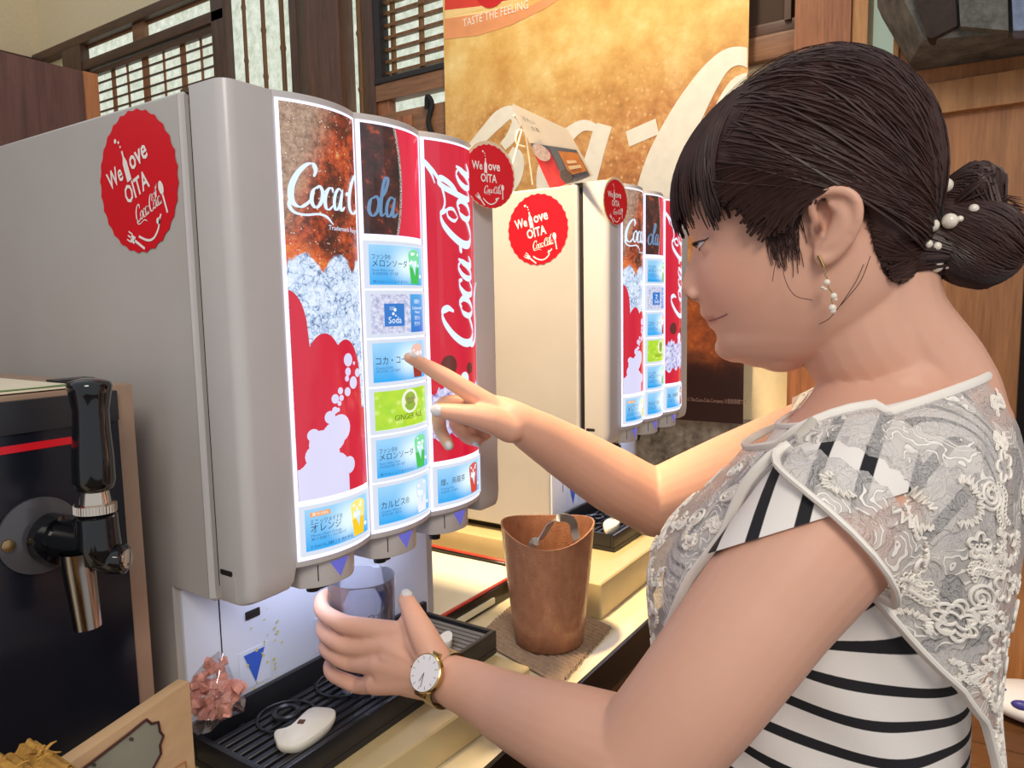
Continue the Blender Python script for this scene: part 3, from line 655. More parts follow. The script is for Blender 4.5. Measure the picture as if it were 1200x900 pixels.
    for i, sp in enumerate(specs):
        cdo = card(CW, 1.3195 - 0.0503 * i, sp)
        a = CW + 0.0073; wd = CW - 0.0156; c_ = 1.3195 - 0.0503 * i + 0.0038; hg = 0.0409
        f_ = lambda u, v, l: F(a + wd * u, c_ + hg * v, l)
        if sp[0] == 'soda':
            g_ = MB(); g_.grid(lambda u, v: f_(0.19 + 0.33 * u, 0.18 + 0.58 * v, 0.0019), 4, 1); bl = part('soda_print', g_, em('soda_blue', s(30, 120, 206), 0.9), cdo)
            part('lettering', text_mb('Soda', lambda x, y, l: F(x, y, 0.0024), a + wd * .245, c_ + hg * .26, h=hg * .17, wid=wd * .21), M_inkw, cdo)
            g_ = MB()
            for (u, v, r) in ((.32, .50, .02), (.36, .45, .012), (.35, .60, .024)): disc_mb(lambda x, z, l: f_(x, z, 0.0024), u, v, r, 0, 12, 1, g_, ry=r * 1.9)
            part('bubble_print', g_, M_inkw, cdo)
        if sp[0] == 'green':
            g_ = MB(); disc_mb(lambda x, z, l: f_(x, z, 0.0019), .58, .66, .17, 0, 20, 1, g_, ry=.32); part('badge_print', g_, em('badge_white', s(240, 246, 220), 0.9), cdo)
            g_ = MB(); disc_mb(lambda x, z, l: f_(x, z, 0.0021), .58, .66, .125, 0, 20, 1, g_, ry=.25); part('badge_print', g_, em('badge_green', s(150, 190, 60), 0.8), cdo)
            g_ = MB(); poly_mb(lambda x, z, l: f_(x, z, 0.0023), [(.45, .58), (.71, .58), (.71, .78), (.45, .78)], 0, g_); part('badge_print', g_, em('badge_cream', s(240, 236, 200), 0.9), cdo)
            part('lettering', text_mb('CANADA', lambda x, y, l: F(x, y, 0.0026), a + wd * .47, c_ + hg * .685, h=hg * .09, wid=wd * .22), em('badge_ink', s(150, 60, 110), 0.6), cdo)
            part('lettering', text_mb('DRY', lambda x, y, l: F(x, y, 0.0026), a + wd * .52, c_ + hg * .59, h=hg * .08, wid=wd * .12), em('badge_ink', s(150, 60, 110), 0.6), cdo)
    oc = card(0.0, 1.068, ('blue', [('ミニッツメイド®', .07, .62, .11, .42, M_ink, 'L'), ('オレンジ', .07, .44, .16, .40, M_ink, 'L'), ('Minute Maid Orange', .07, .33, .06, .40, M_inkb, 'L'), ('美汁源橙汁 / 미닛메이드', .07, .24, .06, .48, M_inkb, 'L'), ('100%果汁飲料', .07, .06, .07, .58, M_inkb, 'L')], (('lemonice', s(244, 232, 130)), ('orange', s(248, 200, 20)))))
    a = 0.0073; wd = CW - 0.0156; c_ = 1.068 + 0.0038; hg = 0.0409
    g_ = MB(); g_.grid(lambda u, v: F(a + wd * (0.07 + 0.25 * u), c_ + hg * (0.80 + 0.11 * v), 0.0020), 4, 1); part('badge_print', g_, em('badge_orange', s(240, 160, 90), 0.95), oc)
    part('lettering', text_mb('果汁100%', lambda x, y, l: F(x, y, 0.0024), a + wd * .09, c_ + hg * .825, h=hg * .065, wid=wd * .20), M_inkw, oc)
    card(2 * CW, 1.068, ('blue', [('煌、烏龍茶', .06, .52, .15, .46, M_ink, 'L'), ('Oolong Tea', .06, .38, .06, .22, M_inkb, 'L'), ('乌龙茶 / 우롱차', .06, .28, .06, .30, M_inkb, 'L')], (('teaice', s(206, 90, 90)), ('tea', s(206, 60, 44)))))
    return root
def sticker(parent, fn, cx, cz, R, lift, names='sticker'):
    b = disc_mb(fn, cx, cz, R, lift, 144, 2, scal=lambda a: 1 - 0.035 * abs(math.sin(a * 14)) ** 0.8 * 1.0)
    st_ = part(names, b, M_red, parent, 'round red sticker with a scalloped edge and white lettering')
    k = R / 0.066; q = lift + 0.0005
    def put(mb): part('lettering', mb, M_wht, st_)
    put(text_mb('We', fn, cx - 0.046 * k, cz + 0.012 * k, h=0.017 * k, wid=0.027 * k, bold=0.02, lift=q))
    b = poly_mb(fn, [(cx - 0.0145 * k, cz + 0.006 * k), (cx - 0.007 * k, cz + 0.006 * k), (cx - 0.007 * k, cz + 0.024 * k), (cx - 0.0095 * k, cz + 0.030 * k), (cx - 0.0095 * k, cz + 0.036 * k), (cx - 0.012 * k, cz + 0.036 * k), (cx - 0.012 * k, cz + 0.030 * k), (cx - 0.0145 * k, cz + 0.024 * k)], q)
    for (dx, dz, r) in ((-.0115, .0405, .0012), (-.0125, .0455, .0015), (-.017, .049, .0022)): disc_mb(fn, cx + dx * k, cz + dz * k, r * k, q, 10, 1, b)
    part('bottle_mark', b, M_wht, st_)
    put(text_mb('ove', fn, cx - 0.004 * k, cz + 0.013 * k, h=0.019 * k, wid=0.031 * k, bold=0.02, lift=q))
    put(text_mb('OITA', fn, cx - 0.024 * k, cz - 0.012 * k, h=0.017 * k, wid=0.042 * k, bold=0.02, lift=q))
    part('script_logo_print', script_mb(fn, cx - 0.017 * k, cz - 0.034 * k, 0.046 * k, q, sub=4, h=0.015 * k), M_wht, st_)
    b = MB(); P = [(-0.019 + 0.042 * t, -0.046 - 0.011 * math.sin(math.pi * min(1, t * 1.05)) + 0.02 * max(0, t - .8)) for t in [i / 14 for i in range(15)]]
    hw = 0.0011; vs = []
    for i, (x, z) in enumerate(P):
        x2, z2 = P[min(i + 1, 14)]; x1, z1 = P[max(i - 1, 0)]; L = math.hypot(x2 - x1, z2 - z1)
        for sg in (-1, 1): vs.append(fn(cx + (x - (z2 - z1) / L * hw * sg) * k, cz + (z + (x2 - x1) / L * hw * sg) * k, q))
    b.add(vs, [(2 * i, 2 * i + 2, 2 * i + 3, 2 * i + 1) for i in range(14)])
    disc_mb(fn, cx + 0.0165 * k, cz - 0.046 * k, 0.0032 * k, q, 10, 1, b)
    part('smile_mark', b, M_wht, st_)
    def stick(x0, z0, x1, z1, w_): 
        L = math.hypot(x1 - x0, z1 - z0); nx, nz = -(z1 - z0) / L * w_, (x1 - x0) / L * w_
        return [(cx + (x0 + nx) * k, cz + (z0 + nz) * k), (cx + (x0 - nx) * k, cz + (z0 - nz) * k), (cx + (x1 - nx) * k, cz + (z1 - nz) * k), (cx + (x1 + nx) * k, cz + (z1 + nz) * k)]
    b = MB(); poly_mb(fn, stick(0.033, -0.045, 0.033, -0.027, 0.0012), q, b); disc_mb(fn, cx + 0.033 * k, cz - 0.021 * k, 0.0038 * k, q, 14, 1, b, ry=0.0065 * k); part('spoon_mark', b, M_wht, st_)
    b = MB(); poly_mb(fn, stick(-0.015, -0.060, -0.028, -0.046, 0.0013), q, b); poly_mb(fn, stick(-0.027, -0.047, -0.032, -0.042, 0.0035), q, b)
    for o_ in (-.0028, 0, .0028): poly_mb(fn, stick(-0.031 + o_, -0.043 + o_, -0.036 + o_, -0.038 + o_, 0.0007), q, b)
    part('fork_mark', b, M_wht, st_)
    return st_
M_cf = (lambda g: g.emission(s(222, 230, 246), 0.85))(G('card_frame_white'))
D1 = machine((0.147, 0.25, 0.8452), 'drink dispenser with backlit fronts that the woman is pointing at', 'drink dispensers on the counter')
D2 = copy_tree(D1); D2.location = (0.147 + 0.751, 0.27, 0.8605); D2['label'] = 'drink dispenser with lit front standing beyond the brown bucket'
SIDE = lambda y, z, l: (X0 - l, y, z)
def spun(c0, z0, ang, xf):
    ca_, sa_ = math.cos(ang), math.sin(ang)
    return lambda a, c, l: (xf - l, c0 - (a * ca_ - c * sa_), z0 + a * sa_ + c * ca_)
sticker(D1, spun(0.133, 1.4205, math.radians(19), X0), 0, 0, 0.066, 0.0008)
ORG[D2.name] = Vector(D2.location)
dx, dy, dz = 0.751, 0.02, 0.0153
sticker(D2, spun(on((630, 269), 0, X0 + dx).y, on((630, 269), 0, X0 + dx).z, math.radians(11), X0 + dx), 0, 0, 0.064, 0.0008)
# round flag stickers standing proud of the door edges
q1 = on((573, 207), 1, -0.004)
e1 = Vector((0.75, -0.66, 0)).normalized()
def flag(root, c, e, R):
    nrm = Vector((e.y, -e.x, 0)); nrm = nrm if nrm.dot(Vector((CAM_X, CAM_Y, 1.3)) - c) > 0 else -nrm
    fn = lambda a, z, l: tuple(c + e * a + Vector((0, 0, z)) + nrm * l)
    b = MB(); n = 60; vs = [fn(R * 1.04 * math.cos(2 * math.pi * i / n), R * 1.04 * math.sin(2 * math.pi * i / n) + (R * 0.05), l) for l in (0.0, 0.0009) for i in range(n)]
    b.add(vs, [tuple(range(n)), tuple(range(n, 2 * n))] + [(i, (i + 1) % n, n + (i + 1) % n, n + i) for i in range(n)])
    bk_ = part('flag_backing', b, mat('clear_plastic_flag', s(230, 204, 170), 0.3), root)
    sticker(root, fn, 0, 0, R, 0.0014, 'flag_sticker')
flag(D1, on((573, 207), 1, -0.0145), Vector((0.95, -0.30, 0)).normalized(), 0.0385)
q2 = on((721, 237), 0, X0 + dx + 0.02)
flag(D2, on((721, 237), 1, 0.0165), Vector((1.0, -0.10, 0)).normalized(), 0.0385)
# ------------------------------------------------------------------ drip trays
M_tray = mat('black_drip_tray_plastic', s(38, 38, 41), 0.30, var=0.15)
M_slat = mat('highlit_grey_slat', s(120, 112, 100), 0.4, var=0.1)  # lighter grey than the tray paints in the end slats' highlights
M_wedge = mat('ivory_plastic', s(226, 220, 204), 0.35, var=0.03)
def drip_tray(dx, dy, dz, label):
    x0, x1, y0, y1, zb, zt = -0.045 + dx, 0.312 + dx, -0.008 + dy, 0.1170 + dy, 0.8452 + dz, 0.8765 + dz
    r = thing('drip_tray', label, 'drip tray', ((x0 + x1) / 2, (y0 + y1) / 2, zb))
    b = MB(); t = 0.007
    b.box(x0, x1, y0, y1, zb, zb + 0.008); part('pan', b, M_tray, r, bevel=0.002)
    for (a, c, d, e) in ((x0, x1, y0, y0 + t), (x0, x0 + t, y0 + t, y1 - t), (x1 - t, x1, y0 + t, y1 - t)):
        part('rim', MB().box(a, c, d, e, zb + 0.008, zt), M_tray, r, bevel=0.0025, seg=2)
    part('back_rim', MB().box(x0, x1, y1 - t, y1, zb + 0.008, zt + 0.014), M_tray, r, bevel=0.0025)
    ys = [y0 + 0.016 + k * 0.0118 for k in range(8)]
    for y in ys: part('slat', MB().box(x0 + t, x1 - 0.075, y - 0.0034, y + 0.0034, zt - 0.012, zt - 0.003), M_tray, r, bevel=0.0008, seg=1)
    for k in range(3): part('cross_bar', MB().box(x0 + 0.05 + k * 0.1, x0 + 0.055 + k * 0.1, y0 + t, y1 - t, zt - 0.0165, zt - 0.012), M_tray, r)
    part('grate_frame', MB().box(x1 - 0.075, x1 - 0.070, y0 + t, y1 - t, zt - 0.012, zt - 0.0025), M_tray, r, bevel=0.001)
    for k in range(6):
        x = x1 - 0.062 + k * 0.0098
        part('slat', MB().obox((x, (y0 + y1) / 2, zt - 0.0075), (0.0019, 0, 0.0010), (0, (y1 - y0) / 2 - t, 0), (-0.0007, 0, 0.0036)), M_slat, r)
    for k in range(2):
        cx, cy = on((336 + 58 * k * 1.1, 838 - 36 * k * 1.1), 2, 0.8765).x + dx, on((336, 838), 2, 0.8765).y + dy
        for R_, zz in ((0.030, 0), (0.0125, 0.004)):
            if k == 1 and R_ < 0.02: continue
            part('cup_ring', MB().tube([(cx + R_ * math.cos(a), cy + R_ * math.sin(a), zt - 0.001 + zz) for a in [2 * math.pi * i / 28 for i in range(29)]], 0.0016 if R_ > .02 else 0.003, 6), M_tray, r, smooth=True)
    return r
GT_ = 'drip trays'
drip_tray(0, 0, 0, 'black slatted drip tray in front of the nearer dispenser')['group'] = GT_
drip_tray(0.751, 0.02, 0.0153, 'black slatted drip tray in front of the farther dispenser')['group'] = GT_
def wedge(name, label, pix, z, th, grp=None):
    top_ = [on(p, 2, z + th) for p in pix]; c = sum(top_, Vector()) / len(top_)
    P = catmull([tuple(q) for q in top_], 4, True); b = MB(); n = len(P); org = Vector((c.x, c.y, z))
    cen = np.array(c)
    vs = [Vector(cen + (p - cen) * f_) + Vector((0, 0, dz)) for f_, dz in ((0.9, -th), (1.0, -th * 0.5), (1.0, -0.0012), (0.96, 0)) for p in P]
    b.add(vs, [tuple(range(n))[::-1], tuple(range(3 * n, 4 * n))] + [(i * n + k, i * n + (k + 1) % n, (i + 1) * n + (k + 1) % n, (i + 1) * n + k) for i in range(3) for k in range(n)])
    o = thing(name, label, 'cover piece', tuple(org)); part('shell', b, M_wedge, o, smooth=True, ang=50); o['group'] = 'ivory cover pieces on the drip trays'; return o
w1 = wedge('tray_cover_piece', 'ivory crescent plastic piece lying across the near drip tray slats', [(322, 856), (340, 850), (362, 830), (378, 828), (392, 831), (391, 842), (374, 858), (350, 872), (328, 873), (323, 866)], 0.8735, 0.010)
cc = on((353, 846), 2, 0.8838)
part('screw_hole', MB().obox(cc, (0.0028, 0.0015, 0), (-0.0015, 0.0028, 0), (0, 0, 0.0008)), mat('brown_hole', s(90, 50, 24), 0.6), w1)
wedge('tray_cover_piece', 'small ivory plastic piece at the watch side end of the near drip tray', [(515, 745), (524, 739), (530, 742), (528, 751), (518, 752)], 0.8735, 0.010)
wedge('tray_cover_piece', 'ivory plastic piece on the far drip tray', [(707, 612), (716, 606), (724, 607), (726, 612), (718, 618), (709, 620)], 0.889, 0.012)
# --- serving tray with red line and paper, between the dispensers
M_lac = mat('black_lacquer', s(30, 24, 20), 0.2, var=0.1); M_lred = mat('red_lacquer_line', s(196, 60, 44), 0.3)
tx0, tx1, ty0, ty1, tz = 0.356, 0.642, 0.142, 0.46, ZC
sv = thing('serving_tray', 'black lacquer tray with red inner line and white paper between the dispensers', 'tray', ((tx0 + tx1) / 2, (ty0 + ty1) / 2, tz))
part('base', MB().box(tx0 + .012, tx1 - .012, ty0 + .012, ty1 - .012, tz + 0.0005, tz + 0.006), M_lac, sv)
def trim(z0, z1, t, o_, m, nm):
    for (a, c, d, e) in ((tx0 + o_, tx1 - o_, ty0 + o_, ty0 + o_ + t), (tx0 + o_, tx1 - o_, ty1 - o_ - t, ty1 - o_), (tx0 + o_, tx0 + o_ + t, ty0 + o_ + t, ty1 - o_ - t), (tx1 - o_ - t, tx1 - o_, ty0 + o_ + t, ty1 - o_ - t)):
        part(nm, MB().box(a, c, d, e, z0, z1), m, sv, bevel=0.001, seg=1)
trim(tz + 0.0005, tz + 0.030, 0.010, 0.0, M_lac, 'rim'); trim(tz + 0.030, tz + 0.034, 0.006, 0.002, M_lred, 'red_line')
part('handle_pad', MB().box(tx0 + .05, tx0 + .16, ty0 - .004, ty0 - .0002, tz + 0.008, tz + 0.018), mat('pale_reflecting_pad', s(230, 226, 196), 0.3), sv, bevel=0.001)
part('paper', MB().grid(lambda u, v: (tx0 + .012 + (tx1 - tx0 - .024) * u, ty0 + .012 + (ty1 - ty0 - .024) * v, tz + 0.0245 + 0.002 * math.sin(u * 9) * math.sin(v * 7)), 10, 10).box(tx0 + .011, tx1 - .011, ty0 + .011, ty1 - .011, tz + .0062, tz + .020), mat('white_paper', s(244, 236, 212), 0.8, var=0.02), sv, smooth=True)
# --- ribbed mat and bucket
M_mat = (lambda g: (lambda v: (lambda x: g.surf(g.mix(g.math('MULTIPLY', g.math('ADD', g.math('SINE', g.math('MULTIPLY', x[0], 1250)), 1), 0.5), s(94, 72, 58), s(160, 134, 112)), 0.9))(g.xyz(v)))(g.coords()))(G('ribbed_brown_cloth'))
mq = [on(p, 2, ZC + 0.003) for p in ((557, 748), (622, 690), (716, 734), (655, 803))]
mb_ = MB(); NU = 72
def matf(u, v):
    p = (mq[0] * (1 - u) + mq[3] * u) * (1 - v) + (mq[1] * (1 - u) + mq[2] * u) * v
    return (p.x + 0.0012 * math.sin(v * 60) * (u > .98), p.y, ZC + 0.0032 + 0.0026 * math.sin(v * 2 * math.pi * 21))
mb_.grid(lambda u, v: matf(u, v), 10, 208)
mb_.grid(lambda u, v: tuple(Vector(matf(u, v)) * Vector((1, 1, 0)).length / 1.41421356 if 0 else (matf(u, v)[0], matf(u, v)[1], ZC + 0.0004)), 10, 8)
fri = MB()
for k in range(60):
    for (u_, du) in ((0, -0.02), (1, 0.02)):
        a = Vector(matf(u_, (k + .5) / 60)); c_ = Vector(matf(u_ , (k + .5) / 60)) + (mq[3] - mq[0]) * du * random.uniform(.5, 1.2); c_.z = ZC + 0.001
        fri.tube([a, (a + c_) / 2, c_], 0.0008, 4)
mo = thing('ribbed_mat', 'brown ribbed cloth mat under the brown bucket', 'mat', tuple((mq[0] + mq[2]) / 2 * 1.0)[:2] + (ZC,))
M_mat2 = mat('ribbed_brown_yarn', s(172, 146, 120), 0.95, var=0.2, scale=150, bump=0.4, bscale=800)
part('cloth', mb_, M_mat2, mo, smooth=True, ang=80); part('fringe', fri, M_mat2, mo, kind='stuff')
BX, BY = 0.452, -0.004; HB = 0.180; zb0 = ZC + 0.0062
def brad(t): return 0.050 + 0.0185 * t ** 0.9
ca = math.atan2(CAM_Y - BY, CAM_X - BX)
def rimz(a): 
    d = a - ca; return HB - 0.010 * (1 + math.cos(2 * d)) / 2 - 0.011 * max(0, math.cos(d)) ** 2
bk = MB(); NA = 64
def wall_pt(a, t, off): 
    r = brad(t) - off; return (BX + r * math.cos(a), BY + r * math.sin(a), zb0 + t * rimz(a))
lv = [0, .01, .2, .4, .6, .8, .95, 1.0]
bk.grid(lambda u, v: wall_pt(2 * math.pi * u, lv[min(7, round(v * 7))], 0.003 if v == 0 else 0), NA, 7, True)
bk.grid(lambda u, v: wall_pt(2 * math.pi * u, 1 - v * 0.94, 0.0025), NA, 6, True)
bk.grid(lambda u, v: wall_pt(2 * math.pi * u, 1.0, 0.0025 * v), NA, 1, True)
bk.add([wall_pt(2 * math.pi * i / NA, 0.06, 0.0025) for i in range(NA)], [tuple(range(NA))])
bk.add([wall_pt(2 * math.pi * i / NA, 0.0, 0.003) for i in range(NA)], [tuple(range(NA))[::-1]])
def bucket_mat():
    g = G('wet_copper_brown_plastic'); v = g.coords(); x = g.xyz(v)
    n = g.noise(v, 70, 3); st_ = g.noise(g.coords('Object', (40, 40, 12)), 3, 5, 0.7)
    c = g.ramp(g.math('ADD', g.math('MULTIPLY', n, 0.4), g.math('MULTIPLY', st_, 0.6)), [(0.30, s(160, 108, 80)), (0.75, s(192, 140, 108))])
    dr = g.voro(v, 260); drop = g.step(dr, 0.36, 0.10)
    return g.surf(c, 0.26, metal=0.15, bump=g.math('ADD', drop, g.math('MULTIPLY', st_, 0.3)), bstr=0.5, bdist=0.0012)
bo = thing('ice_bucket', 'tall copper brown wet ice bucket with wavy rim on the ribbed mat', 'bucket', (BX, BY, zb0))
part('shell', bk, bucket_mat(), bo, smooth=True, ang=60)
# tongs: a sprung steel strip folded in two
M_steel = mat('brushed_steel', s(226, 222, 214), 0.30, 0.75, var=0.04)
tp = [(623, 640), (632, 633), (640, 622), (646, 612), (654, 607), (664, 607), (671, 612), (673, 622), (675, 640)]
D0 = (Vector((BX, BY, 0)) - Vector((CAM_X, CAM_Y, 0))).length
dps = [0.995, 0.995, 0.99, 0.985, 0.98, 0.985, 0.99, 0.995, 0.997]
P = [dep((p[0], p[1]), 0.985 * D0 / 1.0 * d_ / 0.985 * 0.985) for p, d_ in zip(tp, dps)]
inw = lambda q, f_, dz: Vector((BX + (q.x - BX) * f_, BY + (q.y - BY) * f_, q.z - dz)); low1 = inw(P[0], .7, .055); low2 = inw(P[-1], .6, .055)
PP = catmull([tuple(low1)] + [tuple(p) for p in P] + [tuple(low2)], 5)
vw = (Vector((CAM_X, CAM_Y, CAM_Z)) - Vector(PP[20])).normalized()
tg = MB(); m = len(PP); vs = []
for i, p in enumerate(PP):
    t = Vector(PP[min(i + 1, m - 1)]) - Vector(PP[max(i - 1, 0)]); t.normalize(); sd = Vector((0.62, -0.55, 0.55)); sd = (sd - t * sd.dot(t)).normalized(); nn = t.cross(sd)
    for a_, b_ in ((1, 1), (-1, 1), (-1, -1), (1, -1)): vs.append(Vector(p) + sd * 0.0058 * a_ + nn * 0.0008 * b_)
tg.add(vs, [(i * 4 + k, i * 4 + (k + 1) % 4, (i + 1) * 4 + (k + 1) % 4, (i + 1) * 4 + k) for i in range(m - 1) for k in range(4)] + [(0, 1, 2, 3), (4 * m - 4, 4 * m - 3, 4 * m - 2, 4 * m - 1)])
to = thing('ice_tongs', 'bent steel ice tongs standing in the brown bucket', 'tongs', tuple(PP[0])); part('strip', tg, M_steel, to, smooth=True, ang=50)
# ------------------------------------------------------------------ poster
PX = XW - 0.066; PY0, PY1, PZ0, PZ1 = on((875, 200), 0, PX).y, on((521, 100), 0, PX).y, on((869, 497), 0, PX).z, 2.31
def poster_mat():
    g = G('cola_poster_print'); x = g.xyz(g.coords('UV')); v = g.coords('UV', (1, 1.4, 1))
    n = g.noise(v, 7, 8, 0.65); f = g.noise(v, 40, 6, 0.7)
    gold = g.ramp(n, [(0.3, s(206, 150, 70)), (0.5, s(226, 184, 104)), (0.7, s(240, 214, 146))])
    t = g.math('ADD', x[1], g.math('MULTIPLY', g.math('SUBTRACT', n, 0.5), 0.10))
    mid = g.ramp(g.math('ADD', g.math('MULTIPLY', n, 0.5), g.math('MULTIPLY', f, 0.5)), [(0.35, s(140, 78, 44)), (0.5, s(200, 132, 74)), (0.65, s(232, 184, 116))])
    bub = g.step(g.voro(v, 46), 0.30, 0.12)
    mid = g.mix(g.math('MULTIPLY', bub, 0.55), mid, s(244, 206, 150))
    # a cola-brown drift of bubbles towards the lower right, as in the print
    dri = g.step(g.math('ADD', g.math('SUBTRACT', g.math('MULTIPLY', x[0], 0.55), x[1]), g.math('MULTIPLY', g.math('SUBTRACT', n, 0.5), 0.5)), -0.42, -0.12)
    c = g.mix(g.step(t, 0.80, 0.58), gold, g.mix(dri, g.mix(0.6, gold, mid), mid))
    c = g.mix(g.step(t, 0.40, 0.22), c, g.ramp(g.math('ADD', g.math('MULTIPLY', n, 0.6), g.math('MULTIPLY', f, 0.4)), [(0.36, s(60, 22, 14)), (0.55, s(140, 66, 22)), (0.68, s(206, 130, 40))]))
    c = g.mix(g.step(t, 0.17, 0.09), c, s(52, 22, 18))
    top_ = g.math('ADD', x[1], g.math('MULTIPLY', x[0], -0.02))
    return g.surf(c, 0.55)
def PF(y, z, l): return (PX - l + 0.003 * math.sin(y * 7 + z * 3), y, z)
po = thing('cola_poster', 'large golden cola poster with white script hung on the end wall', 'poster', (PX, 0.5, PZ0))
bs = MB(); bs.grid(lambda u, v: PF(PY1 + (PY0 - PY1) * u, PZ0 + (PZ1 - PZ0) * v, 0), 24, 24); bs.grid(lambda u, v: PF(PY1 + (PY0 - PY1) * u, PZ0 + (PZ1 - PZ0) * v, -0.0012), 24, 24)
sh = part('sheet', bs, poster_mat(), po, smooth=True, uvf=lambda q: ((PY1 - q.y) / (PY1 - PY0), (q.z - PZ0) / (PZ1 - PZ0)))
PR = mat('poster_red', s(212, 62, 44), 0.5); PW = mat('poster_cream_white', s(240, 232, 214), 0.5); PP_ = mat('poster_peach', s(226, 152, 100), 0.5, var=0.12, scale=12)
def PG(a, z, l): return PF(PY1 - a, z, l)
def pp(px, py): q = on((px, py), 0, PX); return (PY1 - q.y, q.z)
def clipx(P): return [(min(max(a, 0.0), PY1 - PY0), min(b_, PZ1)) for a, b_ in P]
part('red_band_print', poly_mb(PG, clipx([pp(521, -30), pp(521, 12), pp(560, 8), pp(600, 0), pp(640, -8), pp(650, -30)]), 0.0012), PR, sh)
part('pale_band_print', poly_mb(PG, clipx([pp(521, 12), pp(521, 22), pp(565, 16), pp(655, -8), pp(640, -8), pp(600, 0), pp(560, 8)]), 0.0012), mat('poster_pale_gold', s(240, 206, 140), 0.5), sh)
part('peach_band_print', poly_mb(PG, clipx([pp(521, 22), pp(521, 46), pp(560, 42), pp(600, 30), pp(640, 10), pp(668, -8), pp(655, -8), pp(565, 16)]), 0.0012), PP_, sh)
a0, z0_ = pp(543, 32); a1, z1_ = pp(620, 12)
part('lettering', text_mb('TASTE THE FEELING', lambda x, z, l: PG(x, z, 0.002), a0, z0_, h=0.024, wid=a1 - a0), PW, sh)
ac, zc_ = pp(578, -4); part('badge_print', disc_mb(PG, ac, zc_ + 0.03, 0.062, 0.0016, 28, 2), mat('poster_badge_red', s(200, 30, 30), 0.5), sh)
def stroke(pix, wpx, nm='script_logo_print'):
    P = catmull([pp(*p) for p in pix], 8); W_ = np.interp(np.linspace(0, 1, len(P)), np.linspace(0, 1, len(wpx)), wpx) * 0.00235 / 2
    b = MB(); vs = []; m = len(P)
    for i, p in enumerate(P):
        t = P[min(i + 1, m - 1)] - P[max(i - 1, 0)]; t = t / np.linalg.norm(t); nn = np.array([-t[1], t[0]])
        for sg in (1, -1): q = p + nn * W_[i] * sg; vs.append(PG(min(max(q[0], 0.002), PY1 - PY0 - 0.002), q[1], 0.0014))
    b.add(vs, [(2 * i, 2 * i + 2, 2 * i + 3, 2 * i + 1) for i in range(m - 1)]); part(nm, b, PW, sh)
stroke([(548, 178), (566, 160), (585, 140), (600, 132), (606, 142), (600, 160), (590, 172)], [10, 18, 22, 16, 14, 16, 12])
stroke([(598, 178), (606, 186), (604, 205), (592, 225), (582, 250)], [14, 20, 22, 24, 20])
stroke([(700, 150), (680, 148), (655, 170), (640, 200), (640, 230), (660, 235), (685, 200), (702, 155)], [8, 14, 22, 26, 20, 14, 12, 18])
stroke([(708, 146), (694, 190), (688, 225), (700, 235)], [20, 24, 22, 10])
stroke([(735, 163), (770, 148)], [18, 18])
stroke([(896, 78), (868, 66), (842, 78), (810, 125), (780, 185), (765, 240), (770, 300)], [16, 18, 24, 36, 44, 46, 40])
stroke([(880, 92), (862, 100), (846, 125), (836, 150)], [14, 14, 14, 12])
stroke([(760, 226), (752, 236), (748, 250)], [10, 12, 8])
ax, az = pp(806, 467); part('lettering', text_mb('© The Coca-Cola Company の登録商標です。', lambda x, z, l: PG(x, z, 0.002), ax, az - 0.006, h=0.010, wid=0.16), mat('poster_small_print', s(176, 140, 124), 0.5), sh)
part('fold_line', rect_mb(PG, 0.3, PY1 - PY0 - 0.004, PZ0 + 0.052, PZ0 + 0.0545, 0.0016, 4), mat('poster_fold', s(84, 52, 46), 0.5), sh)
# ------------------------------------------------------------------ menu card on a wire easel on the far dispenser
zt2 = 1.5058
cs = thing('menu_card_stand', 'slanted drink menu card on a clear easel on top of the far dispenser', 'menu card', (0.86, 0.2, zt2))
bl = Vector((0.765, 0.166, zt2 + 0.003)); br = on((694, 206), 2, zt2 + 0.003); br = bl + (br - bl)
tl = on((600, 122), 1, 0.235); tl = bl + Vector((tl.x - bl.x, tl.y - bl.y, tl.z - bl.z)); 
e_b = (br - bl); tr = on((664, 152), 1, 0.30)
def quad(u, v, l=0.0):
    p = (bl * (1 - u) + br * u) * (1 - v) + (tl * (1 - u) + tr * u) * v; nr = (br - bl).cross(tl - bl).normalized()
    nr = nr if nr.dot(Vector((CAM_X, CAM_Y, CAM_Z)) - p) > 0 else -nr
    return tuple(p + nr * l)
_n = (br - bl).cross(tl - bl).normalized(); _o = Vector((CAM_X, CAM_Y, CAM_Z)); _r = Vector(ray((664, 152))); tr = _o + _r * ((bl - _o).dot(_n) / _r.dot(_n))
b = MB(); b.grid(lambda u, v: quad(u, v, 0.0), 6, 6); b.grid(lambda u, v: quad(u, v, -0.002), 6, 6); cdm = part('card', b, mat('card_white', s(232, 224, 214), 0.6, var=0.02), cs)
def prt(u0, u1, v0, v1, l, m): part('photo_print', MB().grid(lambda u, v: quad(u0 + (u1 - u0) * u, v0 + (v1 - v0) * v, l), 4, 4), m, cdm)
prt(.02, .98, .02, .56, .0012, mat('menu_slate', s(96, 104, 120), 0.5, var=0.1)); prt(.02, .42, .02, .50, .0020, mat('menu_red', s(206, 34, 54), 0.5, var=0.3, scale=60)); prt(.60, .98, .12, .50, .0020, mat('menu_orange', s(210, 130, 66), 0.5, var=0.25, scale=60))
b = MB(); disc_mb(lambda u, v, l: quad(u, v, 0.0028), 0.22, 0.46, 0.19, 0, 20, 2, b, ry=0.11); part('photo_print', b, mat('menu_ice_pink', s(226, 180, 180), 0.5, var=0.4, scale=160), cdm)
b = MB(); disc_mb(lambda u, v, l: quad(u, v, 0.0028), 0.52, 0.12, 0.13, 0, 20, 2, b, ry=0.09); part('photo_print', b, mat('menu_dark_ice', s(60, 50, 56), 0.4, var=0.9, scale=200), cdm)
